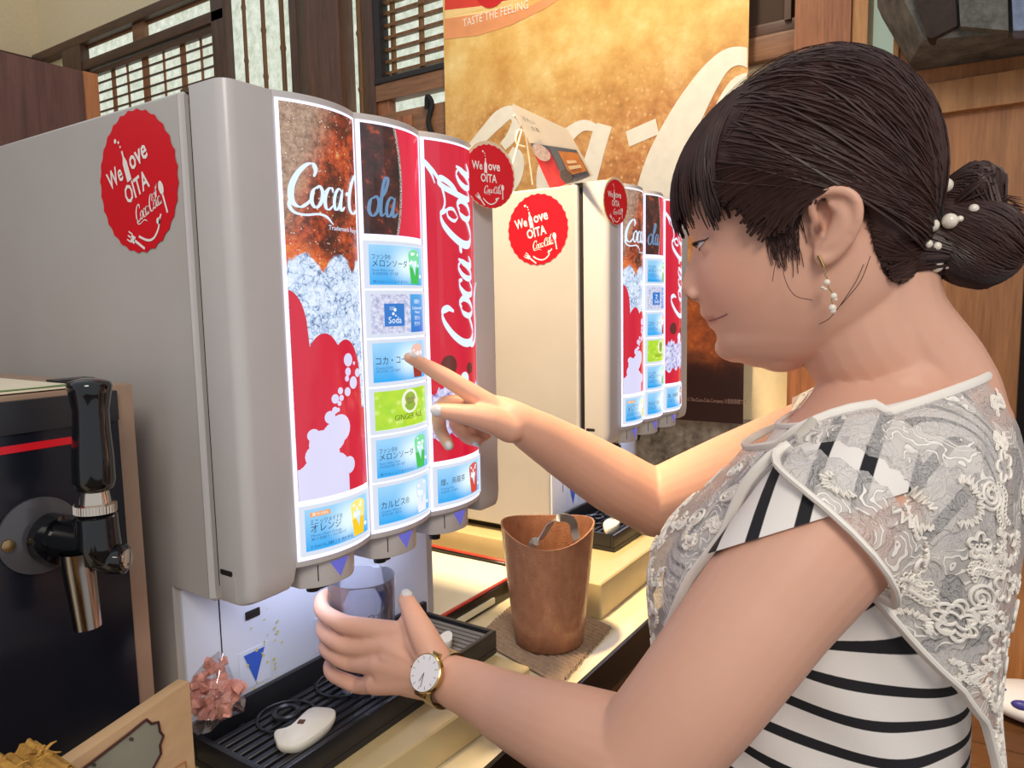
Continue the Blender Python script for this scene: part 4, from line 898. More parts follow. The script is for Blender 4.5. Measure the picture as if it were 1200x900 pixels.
prt(.66, .92, .20, .26, .0026, mat('menu_cream_text', s(236, 210, 170), 0.5)); prt(.68, .88, .30, .35, .0026, mat('menu_cream_text', s(236, 210, 170), 0.5))
part('lettering', text_mb('冷たい', lambda u, v, l: quad(u, v, 0.002), 0.12, 0.84, h=0.05, wid=0.26), mat('menu_ink', s(60, 56, 60), 0.6), cdm)
part('lettering', text_mb('お茶', lambda u, v, l: quad(u, v, 0.002), 0.24, 0.74, h=0.05, wid=0.16), mat('menu_ink', s(60, 56, 60), 0.6), cdm)
wy = lambda px, py: on((px, py), 1, 0.27)
wr = MB().tube([on((592, 222), 1, 0.24), on((612, 150), 1, 0.262), tl.lerp(bl, 0.12) + Vector((0, 0.006, 0))], 0.0016, 6)
wr.tube(catmull([tuple(on((624, 216), 1, 0.30)), tuple(on((617, 165), 1, 0.285)), tuple(on((613, 153), 1, 0.28)), tuple(on((606, 154), 1, 0.28)), tuple(on((605, 168), 1, 0.28)), tuple(on((615, 172), 1, 0.28))], 5), 0.0016, 6)
part('wire_easel', wr, mat('clear_wire', s(230, 214, 190), 0.2), cs, smooth=True)
pf = [on((592, 222), 1, 0.24), on((612, 150), 1, 0.262)]
part('foot', MB().box(0.735, 0.765, 0.165, 0.25, zt2 + 0.0002, zt2 + 0.006), mat('clear_wire', s(230, 214, 190)), cs, bevel=0.001)
# ------------------------------------------------------------------ beer tower at the left
TYF, TXR, TZT = 0.10, -0.088, 1.237
M_towr = mat('tower_black', s(22, 24, 34), 0.22, var=0.12, scale=6)
M_towf = mat('tower_bronze_frame', s(176, 146, 124), 0.4, 0.35, var=0.05)
tw = thing('beer_tap_tower', 'black fronted beer tap tower with bronze frame left of the dispensers', 'beer tower', (-0.26, 0.25, ZC))
part('housing', MB().box(-0.46, TXR, TYF, 0.44, ZC + 0.0005, TZT), M_towf, tw, bevel=0.002)
part('front_panel', MB().box(-0.444, TXR - 0.0165, TYF - 0.0035, TYF + 0.002, ZC + 0.01, TZT - 0.004), M_towr, tw, bevel=0.001)
part('top_band', MB().box(-0.444, TXR - 0.0166, TYF - 0.0055, TYF - 0.0034, TZT - 0.030, TZT - 0.004), mat('tower_charcoal', s(44, 44, 48), 0.35), tw, bevel=0.0008)
part('red_stripe', MB().box(-0.444, TXR - 0.055, TYF - 0.0042, TYF - 0.0034, 1.1925, 1.1985), mat('tower_red', s(214, 26, 40), 0.3), tw)
M_blk = mat('gloss_black_plastic', s(14, 15, 18), 0.08, coat=0.5)
fc = on((46, 627), 1, TYF - 0.004)
tap = thing('beer_tap', 'black handled beer tap on the tower front with clear round flange', 'tap', (fc.x, TYF - 0.004, fc.z))
part('flange', MB().lathe([(0.031, 0), (0.031, 0.0028), (0.0295, 0.0034)], (fc.x, TYF - 0.0036, fc.z), 40, 'Y'), mat('smoky_flange', s(84, 82, 86), 0.18, 0.3), tap, smooth=True, ang=30)
part('flange_screw', MB().lathe([(0.005, 0), (0.005, 0.0018), (0.003, 0.0026)], (fc.x - 0.024, TYF - 0.0072, fc.z - 0.0015), 12, 'Y'), mat('brass_screw', s(170, 140, 100), 0.3, 0.9), tap, smooth=True)
bd = on((112, 640), 1, TYF - 0.055)
e0 = Vector((fc.x + 0.006, TYF - 0.007, fc.z - 0.003)); e1_ = Vector((bd.x + 0.002, bd.y, bd.z))
part('shank', MB().tube([e0, e0.lerp(e1_, .3), e0.lerp(e1_, .31), e1_], [0.020, 0.020, 0.0165, 0.0155], 24), M_blk, tap, smooth=True, ang=50)
part('tap_body', MB().lathe([(0.010, -0.016), (0.0155, -0.012), (0.0165, 0.0), (0.0155, 0.016), (0.0155, 0.024), (0.012, 0.026)], e1_, 24), M_blk, tap, smooth=True, ang=50)
kn = on((137, 655), 1, TYF - 0.066); kd = (Vector((CAM_X, CAM_Y, 1.25)) - kn); kd.z = 0; kd = Vector((0.55, -0.8, 0)).normalized()
kb = part('knob', MB().tube([e1_ + Vector((0, 0, -0.008)), kn - kd * 0.004, kn + kd * 0.006, kn + kd * 0.0075], [0.011, 0.0118, 0.0118, 0.010], 20), M_blk, tap, smooth=True, ang=50)
part('knob_screw', MB().tube([kn + kd * 0.006, kn + kd * 0.0088, kn + kd * 0.0093], [0.0078, 0.0078, 0.006], 20), mat('chrome', s(220, 206, 190), 0.12, 1.0), kb, smooth=True, ang=40)
hb = on((118, 606), 1, e1_.y); ht = on((104, 437), 1, e1_.y)
ax_ = (Vector((e1_.x - 0.004, e1_.y, ht.z)) - Vector((e1_.x, e1_.y, hb.z)))
cb = Vector((e1_.x, e1_.y, e1_.z + 0.0262))
L = ht.z - cb.z
hd = Vector((ht.x - cb.x, 0, L)).normalized(); RQ = hd.to_track_quat('Z', 'Y').to_matrix()
part('collar', MB().lathe([(0.0125, 0), (0.0145, 0.001), (0.0145, 0.0075), (0.0115, 0.0085), (0.0100, 0.018)], cb, 30, rot=RQ), mat('chrome', s(220, 206, 190)), tap, smooth=True, ang=30)
kr = MB()
for i in range(40):
    a = 2 * math.pi * i / 40; p = cb + RQ @ Vector((0.0147 * math.cos(a), 0.0147 * math.sin(a), 0.001)); kr.tube([p, p + hd * 0.0064], 0.0007, 4)
part('knurling', kr, mat('chrome', s(220, 206, 190)), tap, kind='stuff')
HL = L - 0.004
part('handle', MB().lathe([(r_, 0.017 + (HL - 0.017) * t_) for r_, t_ in ((0.009, 0), (0.0135, 0.03), (0.0152, 0.10), (0.0148, 0.3), (0.0132, 0.55), (0.0128, 0.72), (0.0148, 0.86), (0.0160, 0.93), (0.0150, 0.965), (0.0110, 0.985), (0.006, 0.998), (0.001, 1.0))], cb, 30, rot=RQ), M_blk, tap, smooth=True, ang=60)
sp = MB(); s0 = on((92, 664), 1, e1_.y + 0.006); s1 = on((103, 735), 1, e1_.y + 0.002)
sp.tube([s0 + Vector((0, 0, 0.012)), s0, s1], [0.0125, 0.0118, 0.0100], 22, cap=False); sp.tube([s1, s0], [0.0088, 0.0106], 22, cap=False)
part('spout', sp, mat('chrome_dark', s(160, 150, 140), 0.12, 1.0), tap, smooth=True)
# paper on the tower
pc = [Vector((x, y, TZT + 0.0012)) for x, y in ((-0.40, TYF + 0.004), (-0.142, TYF + 0.004), (-0.130, TYF + 0.03), (-0.13, TYF + 0.19), (-0.40, TYF + 0.19))]
b = MB(); n = 5; b.add(pc + [p + Vector((0, 0, 0.0016)) for p in pc], [tuple(range(5))[::-1], tuple(range(5, 10))] + [(i, (i + 1) % 5, 5 + (i + 1) % 5, 5 + i) for i in range(5)])
pm = thing('paper_menu', 'sheet of printed paper lying on top of the beer tower', 'paper', (-0.25, 0.18, TZT + 0.001))
shp = part('sheet', b, mat('menu_paper', s(226, 216, 190), 0.7, var=0.04), pm)
zq = TZT + 0.0034
part('green_print', MB().grid(lambda u, v: (-0.40 + 0.27 * u, TYF + 0.006 + 0.012 * v + 0.003 * math.sin(u * 20) * v, zq), 20, 1), mat('menu_green_band', s(120, 150, 90), 0.7, var=0.3, scale=80), shp)
for k in range(5): part('lettering', text_mb('本日のおすすめ 地ビール', lambda x, y, l: (x, y, zq), -0.36 + .004 * k, TYF + 0.035 + 0.014 * k, h=0.006, wid=0.12), mat('menu_paper_ink', s(150, 140, 120), 0.7), shp)
part('dark_edge', MB().box(-0.125, TXR - 0.004, TYF + 0.055, TYF + 0.075, TZT + 0.0006, TZT + 0.004), mat('tower_charcoal', s(44, 44, 48)), tw)
# ------------------------------------------------------------------ left foreground: wooden sign with map, bark slab, sweets
c0 = dep((222, 798), 0.60); d_ = Vector(ray((871, 352))); d_.z = 0; d_.normalize()
far_c = Vector((c0.x, c0.y, 0)); near_c = far_c - d_ * 0.30; zt_ = c0.z
nrm = Vector((d_.y, -d_.x, 0)); nrm = nrm if nrm.dot(Vector((CAM_X, CAM_Y, 0)) - far_c) > 0 else -nrm
M_sign = wood('pale_birch', s(196, 156, 112), s(222, 186, 144), axis='X', sc=0.6)
sg = thing('wooden_sign_box', 'pale birch box sign with a grey outlined map in front of the sweets', 'sign', (far_c.x, far_c.y, ZC))
b = MB(); q4 = [far_c, near_c, near_c - nrm * 0.012, far_c - nrm * 0.012]
b.add([Vector((p.x, p.y, z)) for z in (ZC + 0.0006, zt_) for p in q4], [(0, 1, 2, 3), (4, 5, 6, 7), (0, 1, 5, 4), (1, 2, 6, 5), (2, 3, 7, 6), (3, 0, 4, 7)])
bx_ = part('board', b, M_sign, sg, bevel=0.001)
def SG(px, py, l=0.0008):
    r = Vector(ray((px, py))); o = Vector((CAM_X, CAM_Y, CAM_Z)); t = (far_c - o).dot(nrm) / r.dot(nrm); return tuple(o + r * t + nrm * l)
oL = [(90, 905), (120, 882), (150, 859), (166, 846), (170, 843), (176, 848), (184, 846), (186, 857), (190, 862), (186, 873), (187, 883), (178, 900), (174, 912), (90, 912)]
part('map_print', MB().add([SG(*p) for p in oL], [tuple(range(len(oL)))]), mat('map_grey_green', s(150, 150, 134), 0.6, var=0.08), bx_)
ol = [Vector(SG(*p, 0.0012)) for p in oL[:-1]]
part('map_outline', MB().tube(ol, 0.0011, 5), mat('map_dark_line', s(74, 36, 30), 0.6), bx_)
for (x, y) in ((152, 866), (108, 896)): part('map_dot', MB().add([SG(x + 3 * math.cos(a), y + 2.4 * math.sin(a), 0.0016) for a in [k * 0.785 for k in range(8)]], [tuple(range(8))]), mat('map_dot_ink', s(70, 72, 64), 0.6), bx_)
part('frame_print', MB().tube([Vector(SG(*p, 0.0012)) for p in ((196, 905), (216, 892), (217, 905))], 0.0006, 4), mat('map_orange_line', s(170, 104, 54), 0.6), bx_)
bs_ = MB(); rr = random.Random(5)
bq0 = on((-20, 868), 1, -0.12); bq1 = on((96, 862), 1, -0.12)
def bark(u, v):
    x = bq0.x - 0.1 + (bq1.x - bq0.x + 0.10) * u; z = ZC + 0.0005 + (bq1.z - ZC - 0.021) * v
    return (x, -0.12 + 0.006 * math.sin(u * 9 + v * 3) + 0.012 * v, z + (0.0016 * math.sin(u * 61) + 0.0012 * math.sin(u * 163) if v > .95 else 0))
bs_.grid(bark, 90, 10); bs_.grid(lambda u, v: (lambda p: (p[0], p[1] + 0.05, p[2]))(bark(u, v)), 90, 10)
bs_.grid(lambda u, v: (lambda p: (p[0], p[1] + 0.05 * v, p[2] + 0.0008 * math.sin(v * 12 + u * 60)))(bark(u, 1.0)), 90, 4)
bs_.grid(lambda u, v: (lambda p: (p[0], p[1] + 0.05 * v, p[2]))(bark(1.0, u)), 10, 1); bs_.grid(lambda u, v: (lambda p: (p[0], p[1] + 0.05 * v, p[2]))(bark(0.0, u)), 10, 1)
fib = MB()
for k in range(160):
    u = rr.random(); p = Vector(bark(u, 1.0)) + Vector((0, rr.random() * 0.04, 0)); e_ = p + Vector((rr.uniform(-.008, .008), rr.uniform(-.003, .003), rr.uniform(-.001, .0025))); fib.tube([p, (p + e_) / 2 + Vector((0, 0, .0008)), e_], [.0012, .001, .0004], 4)
lg = thing('straw_slab', 'golden slab with a frayed fibrous top edge at the foot of the beer tower', 'slab', (bq0.x, -0.1, ZC))
M_str = (lambda g: (lambda v: g.surf(g.ramp(g.noise(v, 14, 7, 0.7), [(0.3, s(140, 96, 34)), (0.7, s(206, 160, 76))]), 0.9, bump=g.noise(v, 120, 6), bstr=0.7))(g.coords('Object', (3, 3, 1))))(G('golden_straw'))
part('slab', bs_, M_str, lg, smooth=True); part('frayed_fibre', fib, M_str, lg, kind='stuff')
# bag of pink sweets
sw = thing('sweet_bag', 'small clear bag of pink sweets beside the near drip tray', 'bag', tuple(on((256, 858), 1, 0.06)))
ORG[sw.name] = sw.location = Vector((-0.06, 0.075, 0.878)); sw.location = ORG[sw.name]
rr = random.Random(9)
M_pink = mat('pink_sweet', s(224, 156, 142), 0.6, var=0.10, scale=300)
swp = [(rr.uniform(226, 284), rr.uniform(800, 838)) for _ in range(58)] + [(252 + rr.uniform(-8, 8), rr.uniform(776, 802)) for _ in range(8)] + [(238, 792), (233, 797), (262, 775), (228, 806)]
me_s = None
for k, (x, y) in enumerate(swp):
    cpt = dep((x, y), rr.uniform(0.672, 0.700)); R = Matrix.Rotation(rr.uniform(0, 3), 3, 'Z') @ Matrix.Rotation(rr.uniform(0, 3), 3, 'X')
    if me_s is None:
        me_s = mesh_of(MB().obox((0, 0, 0), (0.0037, 0.0004, 0), (0, 0.0035, 0.0005), (0.0003, 0, 0.0038)), (0, 0, 0), bevel=0.0013, seg=2, smooth=True); me_s.name = 'sweet'; me_s.materials.append(M_pink)
    o = bpy.data.objects.new('sweet', me_s); COL.objects.link(o); o.parent = sw; o.location = cpt - ORG[sw.name]; o.rotation_euler = R.to_euler(); k_ = rr.uniform(.85, 1.15); o.scale = (k_, k_ * .95, k_)
M_film = None
g = G('clear_bag_film'); tb = g.n('BsdfTransparent'); gl = g.n('BsdfGlossy'); gl.inputs['Roughness'].default_value = 0.08; fz = g.n('LayerWeight'); fz.inputs[0].default_value = 0.25
mxs = g.n('MixShader'); g.L.new(g.math('ADD', g.math('MULTIPLY', fz.outputs['Facing'], 0.45), 0.10), mxs.inputs[0]); g.L.new(tb.outputs[0], mxs.inputs[1]); g.L.new(gl.outputs[0], mxs.inputs[2]); g.L.new(mxs.outputs[0], g.out.inputs[0]); M_film = g.m
outl = [(218, 812), (226, 792), (240, 776), (256, 763), (262, 766), (268, 780), (276, 800), (288, 820), (286, 834), (270, 840), (258, 846), (246, 858), (232, 862), (218, 852)]
fb = MB(); cp = (252, 816); nO = len(outl)
for dd, sgn in ((0.664, -1), (0.708, 1)):
    vs = []
    for r_ in (0.0, 0.3, 0.6, 0.85, 1.0):
        for i in range(nO * 3):
            a_ = outl[i // 3]; b_ = outl[(i // 3 + 1) % nO]; f_ = (i % 3) / 3; ox = a_[0] * (1 - f_) + b_[0] * f_; oy = a_[1] * (1 - f_) + b_[1] * f_
            vs.append(dep((cp[0] + (ox - cp[0]) * r_, cp[1] + (oy - cp[1]) * r_), dd + (0.686 - dd) * r_ ** 3 + 0.0025 * math.sin(i * 2.3 + r_ * 7)))
    m_ = nO * 3; fb.add(vs, [(k * m_ + i, k * m_ + (i + 1) % m_, (k + 1) * m_ + (i + 1) % m_, (k + 1) * m_ + i) for k in range(4) for i in range(m_)])
part('bag_film', fb, M_film, sw, smooth=True)
# ------------------------------------------------------------------ glass
GX, GY, GZ = 0.0, 0.0, 0.0
# ------------------------------------------------------------------ drinking glass
gb = on((429, 806), 2, 0.8745); GLX, GLY, GLZ = gb.x, gb.y, 0.8748; GH = 0.130
def grad_(t): return 0.0275 + 0.0095 * min(1, max(0, t) * 1.15) ** 0.8
gprof = [(0.001, 0), (grad_(0) - 0.002, 0), (grad_(0), 0.002)] + [(grad_(t), t * GH) for t in (.1, .25, .4, .55, .7, .85, .97)] + [(grad_(1) - 0.0006, GH)] + [(grad_(t) - 0.0022, t * GH) for t in (.98, .85, .7, .55, .4, .25, .12)] + [(grad_(0.1) - 0.006, 0.011), (0.001, 0.010)]
g = G('clear_glass'); tb = g.n('BsdfTransparent'); tb.inputs[0].default_value = (0.93, 0.94, 0.98, 1); gl = g.n('BsdfGlossy'); gl.inputs['Roughness'].default_value = 0.03; fz = g.n('Fresnel'); fz.inputs[0].default_value = 1.45
mxs = g.n('MixShader'); g.L.new(g.math('ADD', g.math('MULTIPLY', fz.outputs[0], 0.75), 0.02), mxs.inputs[0]); g.L.new(tb.outputs[0], mxs.inputs[1]); g.L.new(gl.outputs[0], mxs.inputs[2]); g.L.new(mxs.outputs[0], g.out.inputs[0]); M_glass = g.m
gl_ = thing('drinking_glass', 'clear tapered drinking glass held by the woman under the nozzles', 'glass', (GLX, GLY, GLZ))
part('tumbler', MB().lathe(gprof, (GLX, GLY, GLZ), 48, capb=False, capt=False), M_glass, gl_, smooth=True, ang=70)
ev = Vector((GLX - CAM_X, GLY - CAM_Y, 0)).normalized(); er = Vector((ev.y, -ev.x, 0))
def GS(x, z, l):
    t = z / GH; a = x / grad_(t); r = grad_(t) + 0.0004; d = -ev * math.cos(a) + er * math.sin(a)
    return (GLX + d.x * r, GLY + d.y * r, GLZ + z)
part('script_logo_print', script_mb(GS, -0.030, 0.083, 0.055, sub=4), mat('glass_grey_print', s(120, 120, 130), 0.4), gl_)
# ------------------------------------------------------------------ person
HD = 0.63
Hc = dep((958, 265), HD)
hf = Vector((-0.2, 0.98, 0)).normalized(); hl = Vector((hf.y, -hf.x, 0)); hu = Vector((0, 0, 1))
def HP(px, lat=0.0):
    r = Vector(ray(px)); o = Vector((CAM_X, CAM_Y, CAM_Z)); return o + r * (((Hc + hl * lat) - o).dot(hl) / r.dot(hl))
def ab(px, lat=0.0): q = HP(px, lat) - Hc; return (q.dot(hf), q.z)
def HQ(a, b_, lat): return Hc + hf * a + hu * b_ + hl * lat
rows = [(424.5, 872, 935, .010), (423, 858, 948, .020), (418, 849, 962, .031), (402, 841, 990, .044), (388, 841, 1012, .052), (375, 836, 1030, .058), (353, 826, 1050, .0645), (333, 821.5, 1060, .0680), (300, 818, 1072, .0700), (285, 814, 1077, .0700), (265, 807, 1082, .0705), (240, 804, 1085, .0720), (200, 811, 1085, .0730), (160, 832, 1075, .0710), (125, 866, 1052, .062), (104, 900, 1025, .048), (93, 930, 1000, .030), (89, 950, 985, .012)]
RB = np.array([ab((940, r[0]))[1] for r in rows]); RF = np.array([ab((r[1], r[0]))[0] for r in rows]); RK = np.array([ab((r[2], r[0]))[0] for r in rows]); RWd = np.array([r[3] for r in rows])
def smooth_interp(x, xs, ys):
    i = int(np.clip(np.searchsorted(xs, x) - 1, 0, len(xs) - 2)); h = xs[i + 1] - xs[i]; t = np.clip((x - xs[i]) / h, 0, 1)
    def sl(k):
        if k <= 0 or k >= len(xs) - 1: return (ys[min(k + 1, len(xs) - 1)] - ys[max(k - 1, 0)]) / (xs[min(k + 1, len(xs) - 1)] - xs[max(k - 1, 0)])
        return (ys[k + 1] - ys[k - 1]) / (xs[k + 1] - xs[k - 1])
    m0, m1 = sl(i) * h, sl(i + 1) * h
    return (2 * t**3 - 3 * t**2 + 1) * ys[i] + (t**3 - 2 * t**2 + t) * m0 + (-2 * t**3 + 3 * t**2) * ys[i + 1] + (t**3 - t**2) * m1
nose_t = [(276, 809.5), (285.5, 812), (295.5, 810.5), (309, 806.5), (322, 801.5), (333, 798), (342, 798.5), (349, 804), (352, 813), (355, 822)]
lip_t = [(355, 822), (360, 820.5), (366, 820), (369, 821), (373, 825), (375.8, 830), (380, 829), (384.5, 832.5), (388, 838), (393, 840.5), (402, 841)]
NB = np.array([ab((805, y))[1] for y, x in nose_t])[::-1]; NA_ = np.array([ab((x, y))[0] for y, x in nose_t])[::-1]
LB = np.array([ab((825, y))[1] for y, x in lip_t])[::-1]; LA = np.array([ab((x, y))[0] for y, x in lip_t])[::-1]
eye_a, eye_b = ab((831, 284), -0.031)
def headf(u, v, off=0.0):
    zi = RB[0] + (RB[-1] - RB[0]) * v
    F_ = smooth_interp(zi, RB, RF); K_ = smooth_interp(zi, RB, RK); W_ = max(0.004, smooth_interp(zi, RB, RWd))
    k0 = 0.30 + 0.15 * min(1, max(0, (zi + 0.045) / 0.09)); a0 = F_ * k0 + K_ * (1 - k0)
    th = 2 * math.pi * u; c, s_ = math.cos(th), math.sin(th); n = 2.25
    pc = math.copysign(abs(c) ** (2 / n), c); ps = math.copysign(abs(s_) ** (2 / n), s_)
    a = a0 + (F_ - a0) * pc if c > 0 else a0 + (K_ - a0) * (-pc); lat = W_ * ps
    if c > 0:
        if NB[0] < zi < NB[-1]:
            tz = (zi - NB[0]) / (NB[-1] - NB[0]); sg = 0.0135 - 0.0065 * tz; N_ = max(0, np.interp(zi, NB, NA_) - F_); a += N_ * math.exp(-(lat / sg) ** 2)
        if LB[0] < zi < LB[-1]:
            N_ = max(0, np.interp(zi, LB, LA) - F_); a += N_ * math.exp(-(lat / 0.019) ** 2)
        for sg in (-1, 1):
            d2 = ((lat - sg * 0.030) / 0.017) ** 2 + ((zi - eye_b) / 0.0115) ** 2
            a -= 0.0065 * math.exp(-d2)
            d3 = ((lat - sg * 0.040) / 0.022) ** 2 + ((zi - ab((850, 325))[1]) / 0.022) ** 2; a += 0.004 * math.exp(-d3)
    return a, zi, lat
def tube_closed(mb, pts, rad, n=16, k=6, flat=1.0, up=None):
    P = catmull([tuple(p) for p in pts], k); R = np.interp(np.linspace(0, 1, len(P)), np.linspace(0, 1, len(rad)), rad)
    P = [Vector(p) for p in P]; t0 = (P[0] - P[1]).normalized(); t1 = (P[-1] - P[-2]).normalized()
    cap0 = [(P[0] + t0 * R[0] * math.sin(q), R[0] * math.cos(q)) for q in (1.45, 1.1, 0.7, 0.35)]; cap1 = [(P[-1] + t1 * R[-1] * math.sin(q), R[-1] * math.cos(q)) for q in (0.35, 0.7, 1.1, 1.45)]
    A = cap0 + list(zip(P, R)) + cap1
    mb.tube([a[0] for a in A], [a[1] for a in A], n, True, flat, up)
B = MB()
B.grid(lambda u, v: tuple(HQ(*headf(u, 0.5 - 0.5 * math.cos(math.pi * v)))), 96, 110, True)
nv_ = 96; B.f.append(tuple(range(nv_))[::-1]); B.f.append(tuple(range(len(B.v) - nv_, len(B.v))))
for sg in (-1, 1):
    B.ball(HP((814.5, 345), sg * 0.0105) , (0.0085, 0.0078, 0.0062))
EYEC = {sg: HQ(ab((836, 285.5), -0.031)[0], ab((836, 285.5), -0.031)[1], sg * 0.0300) for sg in (-1, 1)}
for sg in (-1, 1): B.ball(EYEC[sg], 0.0128, 20, 14)
# chin, jaw and neck
B.ball(HP((866, 407)), (0.020, 0.022, 0.014))
for px_, r_ in (((893, 408), .0175), ((915, 410), .020)): B.ball(HP(px_), (0.030, 0.026, r_))
CX = 0.262
neck_lo = Vector((CX, -0.470, 1.20)); neck_hi = HP((1000, 330))
tube_closed(B, [neck_hi, HP((1005, 385)), Vector((CX, -0.458, 1.245)), neck_lo], [0.050, 0.0515, 0.056, 0.066], 24)
tube_closed(B, [HP((1040, 300)), HP((1052, 370)), Vector((CX, -0.500, 1.235)), Vector((CX, -0.505, 1.20))], [0.036, 0.038, 0.040, 0.05], 20)
# ears
for sg in (-1, 1):
    L_ = lambda px_, o_: HP(px_, -0.0705 - o_) if sg < 0 else HP(px_, -0.0705 - o_) + hl * 2 * (0.0705 + o_)
    tube_closed(B, [L_((957, 262), .004), L_((951, 243), .009), L_((959, 228), .012), L_((982, 223), .015), L_((1001, 231), .0165), L_((1006, 252), .015), L_((997, 277), .011), L_((978, 298), .007), L_((964, 305), .006), L_((958, 296), .004)], [.0036, .0038, .0038, .0040, .0042, .0042, .0042, .0050, .0055, .0040], 10, 5)
    tube_closed(B, [L_((972, 238), .009), L_((988, 250), .012), L_((990, 266), .012), L_((978, 284), .009), L_((966, 290), .007)], [.0030, .0040, .0042, .0045, .004], 10, 5)
    tube_closed(B, [L_((986, 232), .004), L_((992, 255), .005), L_((978, 285), .003), L_((966, 296), .002)], [.010, .011, .010, .0075], 10, 4)
    tube_closed(B, [L_((954, 262), .001), L_((956, 272), .0045), L_((955, 282), .001)], [.0045, .0048, .004], 8, 4)
# torso
TZ = np.array([.80, .88, .96, 1.02, 1.06, 1.10, 1.14, 1.17, 1.195, 1.215, 1.235, 1.262])
TW = np.array([.160, .150, .150, .156, .160, .164, .164, .156, .132, .094, .062, .050])
TF = np.array([-.300, -.300, -.287, -.275, -.276, -.300, -.338, -.362, -.378, -.392, -.400, -.405])
TB = np.array([-.555, -.540, -.540, -.548, -.553, -.556, -.556, -.553, -.547, -.537, -.527, -.517])
_TT = [(float(smooth_interp(.78 + k * .001, TZ, TW)), float(smooth_interp(.78 + k * .001, TZ, TF)), float(smooth_interp(.78 + k * .001, TZ, TB))) for k in range(502)]
def tdim(z):
    k = min(499.999, max(0.0, (z - .78) * 1000)); i = int(k); f_ = k - i; a, b_ = _TT[i], _TT[i + 1]
    return a[0] + (b_[0] - a[0]) * f_, a[1] + (b_[1] - a[1]) * f_, a[2] + (b_[2] - a[2]) * f_
def torso(phi, z, off=0.0):
    w_, yf, yb = tdim(z); w_ += off; yf += off; yb -= off
    yc = (yf + yb) / 2; hy = (yf - yb) / 2; c, s_ = math.cos(phi), math.sin(phi); n = 2.3
    return Vector((CX - w_ * math.copysign(abs(s_) ** (2 / n), s_), yc + hy * math.copysign(abs(c) ** (2 / n), c), z))
def torso_mb(off, z0, z1, n=64, m=40):
    b = MB(); b.grid(lambda u, v: tuple(torso(2 * math.pi * u, z0 + (z1 - z0) * v, off)), n, m, True)
    b.f.append(tuple(range(n))[::-1]); b.f.append(tuple(range(len(b.v) - n, len(b.v)))); return b
t_ = torso_mb(-0.010, 0.86, 1.245); B.add(t_.v, t_.f)
# left arm (near) --------------------------------------------------
shL = dep((975, 612), 0.525); elL = dep((752, 894), 0.53); wrL = dep((530, 798), 0.70)
tube_closed(B, [Vector((CX - 0.10, -0.458, 1.165)), shL, dep((900, 705), 0.515), dep((824, 806), 0.515), elL], [.050, .0525, .0475, .0445, .0420], 28)
tube_closed(B, [elL, dep((672, 862), 0.575), dep((600, 832), 0.64), dep((562, 812), 0.675), wrL], [.0430, .0385, .0310, .0265, .0235], 24)
tube_closed(B, [dep((562, 812), 0.675), wrL, dep((500, 783), .722), dep((478, 772), .742)], [.0250, .0230, .0185, .0150], 20)
tube_closed(B, [dep((540, 800), 0.692), dep((512, 780), .708), dep((490, 755), .730)], [.0200, .0180, .0140], 20)
tube_closed(B, [dep((520, 806), 0.702), dep((480, 800), .732), dep((455, 798), .748)], [.0150, .0140, .0110], 16)
def hand_fingers(mb, wrist, mcp, chains, rw=.0215, rad=None):
    for k, (M_, ch) in enumerate(zip(mcp, chains)):
        wq = wrist + (M_ - wrist) * 0.10
        tube_closed(mb, [wq, wq.lerp(M_, .5), M_], [.0145, .0125, .0112], 12, 4)
        r_ = (rad[k] if rad else [.0105, .0095, .0088, .0078, .0066])
        tube_closed(mb, [M_] + ch, r_, 14, 5)
    for i in range(len(mcp) - 1):
        tube_closed(mb, [wrist.lerp(mcp[i], .3).lerp(wrist.lerp(mcp[i + 1], .3), .5), mcp[i].lerp(mcp[i + 1], .5).lerp(wrist, .12)], [.0135, .0115], 10, 3)
mcpL = [dep((470, 741), .752), dep((453, 757), .748), dep((443, 779), .748), dep((440, 802), .752)]
GA = Vector((GLX, GLY, 0))
def around(px_y, alpha, extra=0.0, rr_=.0080):
    z = dep((395, px_y), .785).z; r_ = grad_((z - GLZ) / GH) + rr_ + extra; d = -ev * math.cos(alpha) - er * math.sin(alpha)
    return Vector((GLX + d.x * r_, GLY + d.y * r_, z))
chL = []
for (y1, y2, a1) in ((722, 714, .50), (747, 744, .62), (768, 767, .58), (797, 796, .42)):
    chL.append([around(y1 + 2, a1 * .35, .010), around(y1, a1, .006), around((y1 + y2) / 2, a1 + .62, .002), around(y2, a1 + 1.15, .0), around(y2, a1 + 1.55, .0, .0072)])
hand_fingers(B, dep((522, 795), .702), mcpL, chL, rad=[[.0108, .0102, .0098, .0088, .0080, .0068], [.0108, .0102, .0098, .0088, .0080, .0068], [.0104, .0098, .0094, .0084, .0076, .0066], [.0098, .0088, .0084, .0076, .0068, .0060]])
thL = [dep((512, 775), .700), dep((498, 748), .712), dep((487, 726), .738), dep((476, 703), .768)]
tube_closed(B, thL, [.0150, .0140, .0118, .0088], 16, 6)
tube_closed(B, [dep((497, 752), .722), dep((478, 730), .752)], [.0140, .0105], 12, 4)
tube_closed(B, [dep((505, 770), .708), dep((482, 748), .742)], [.016, .012], 12, 4)
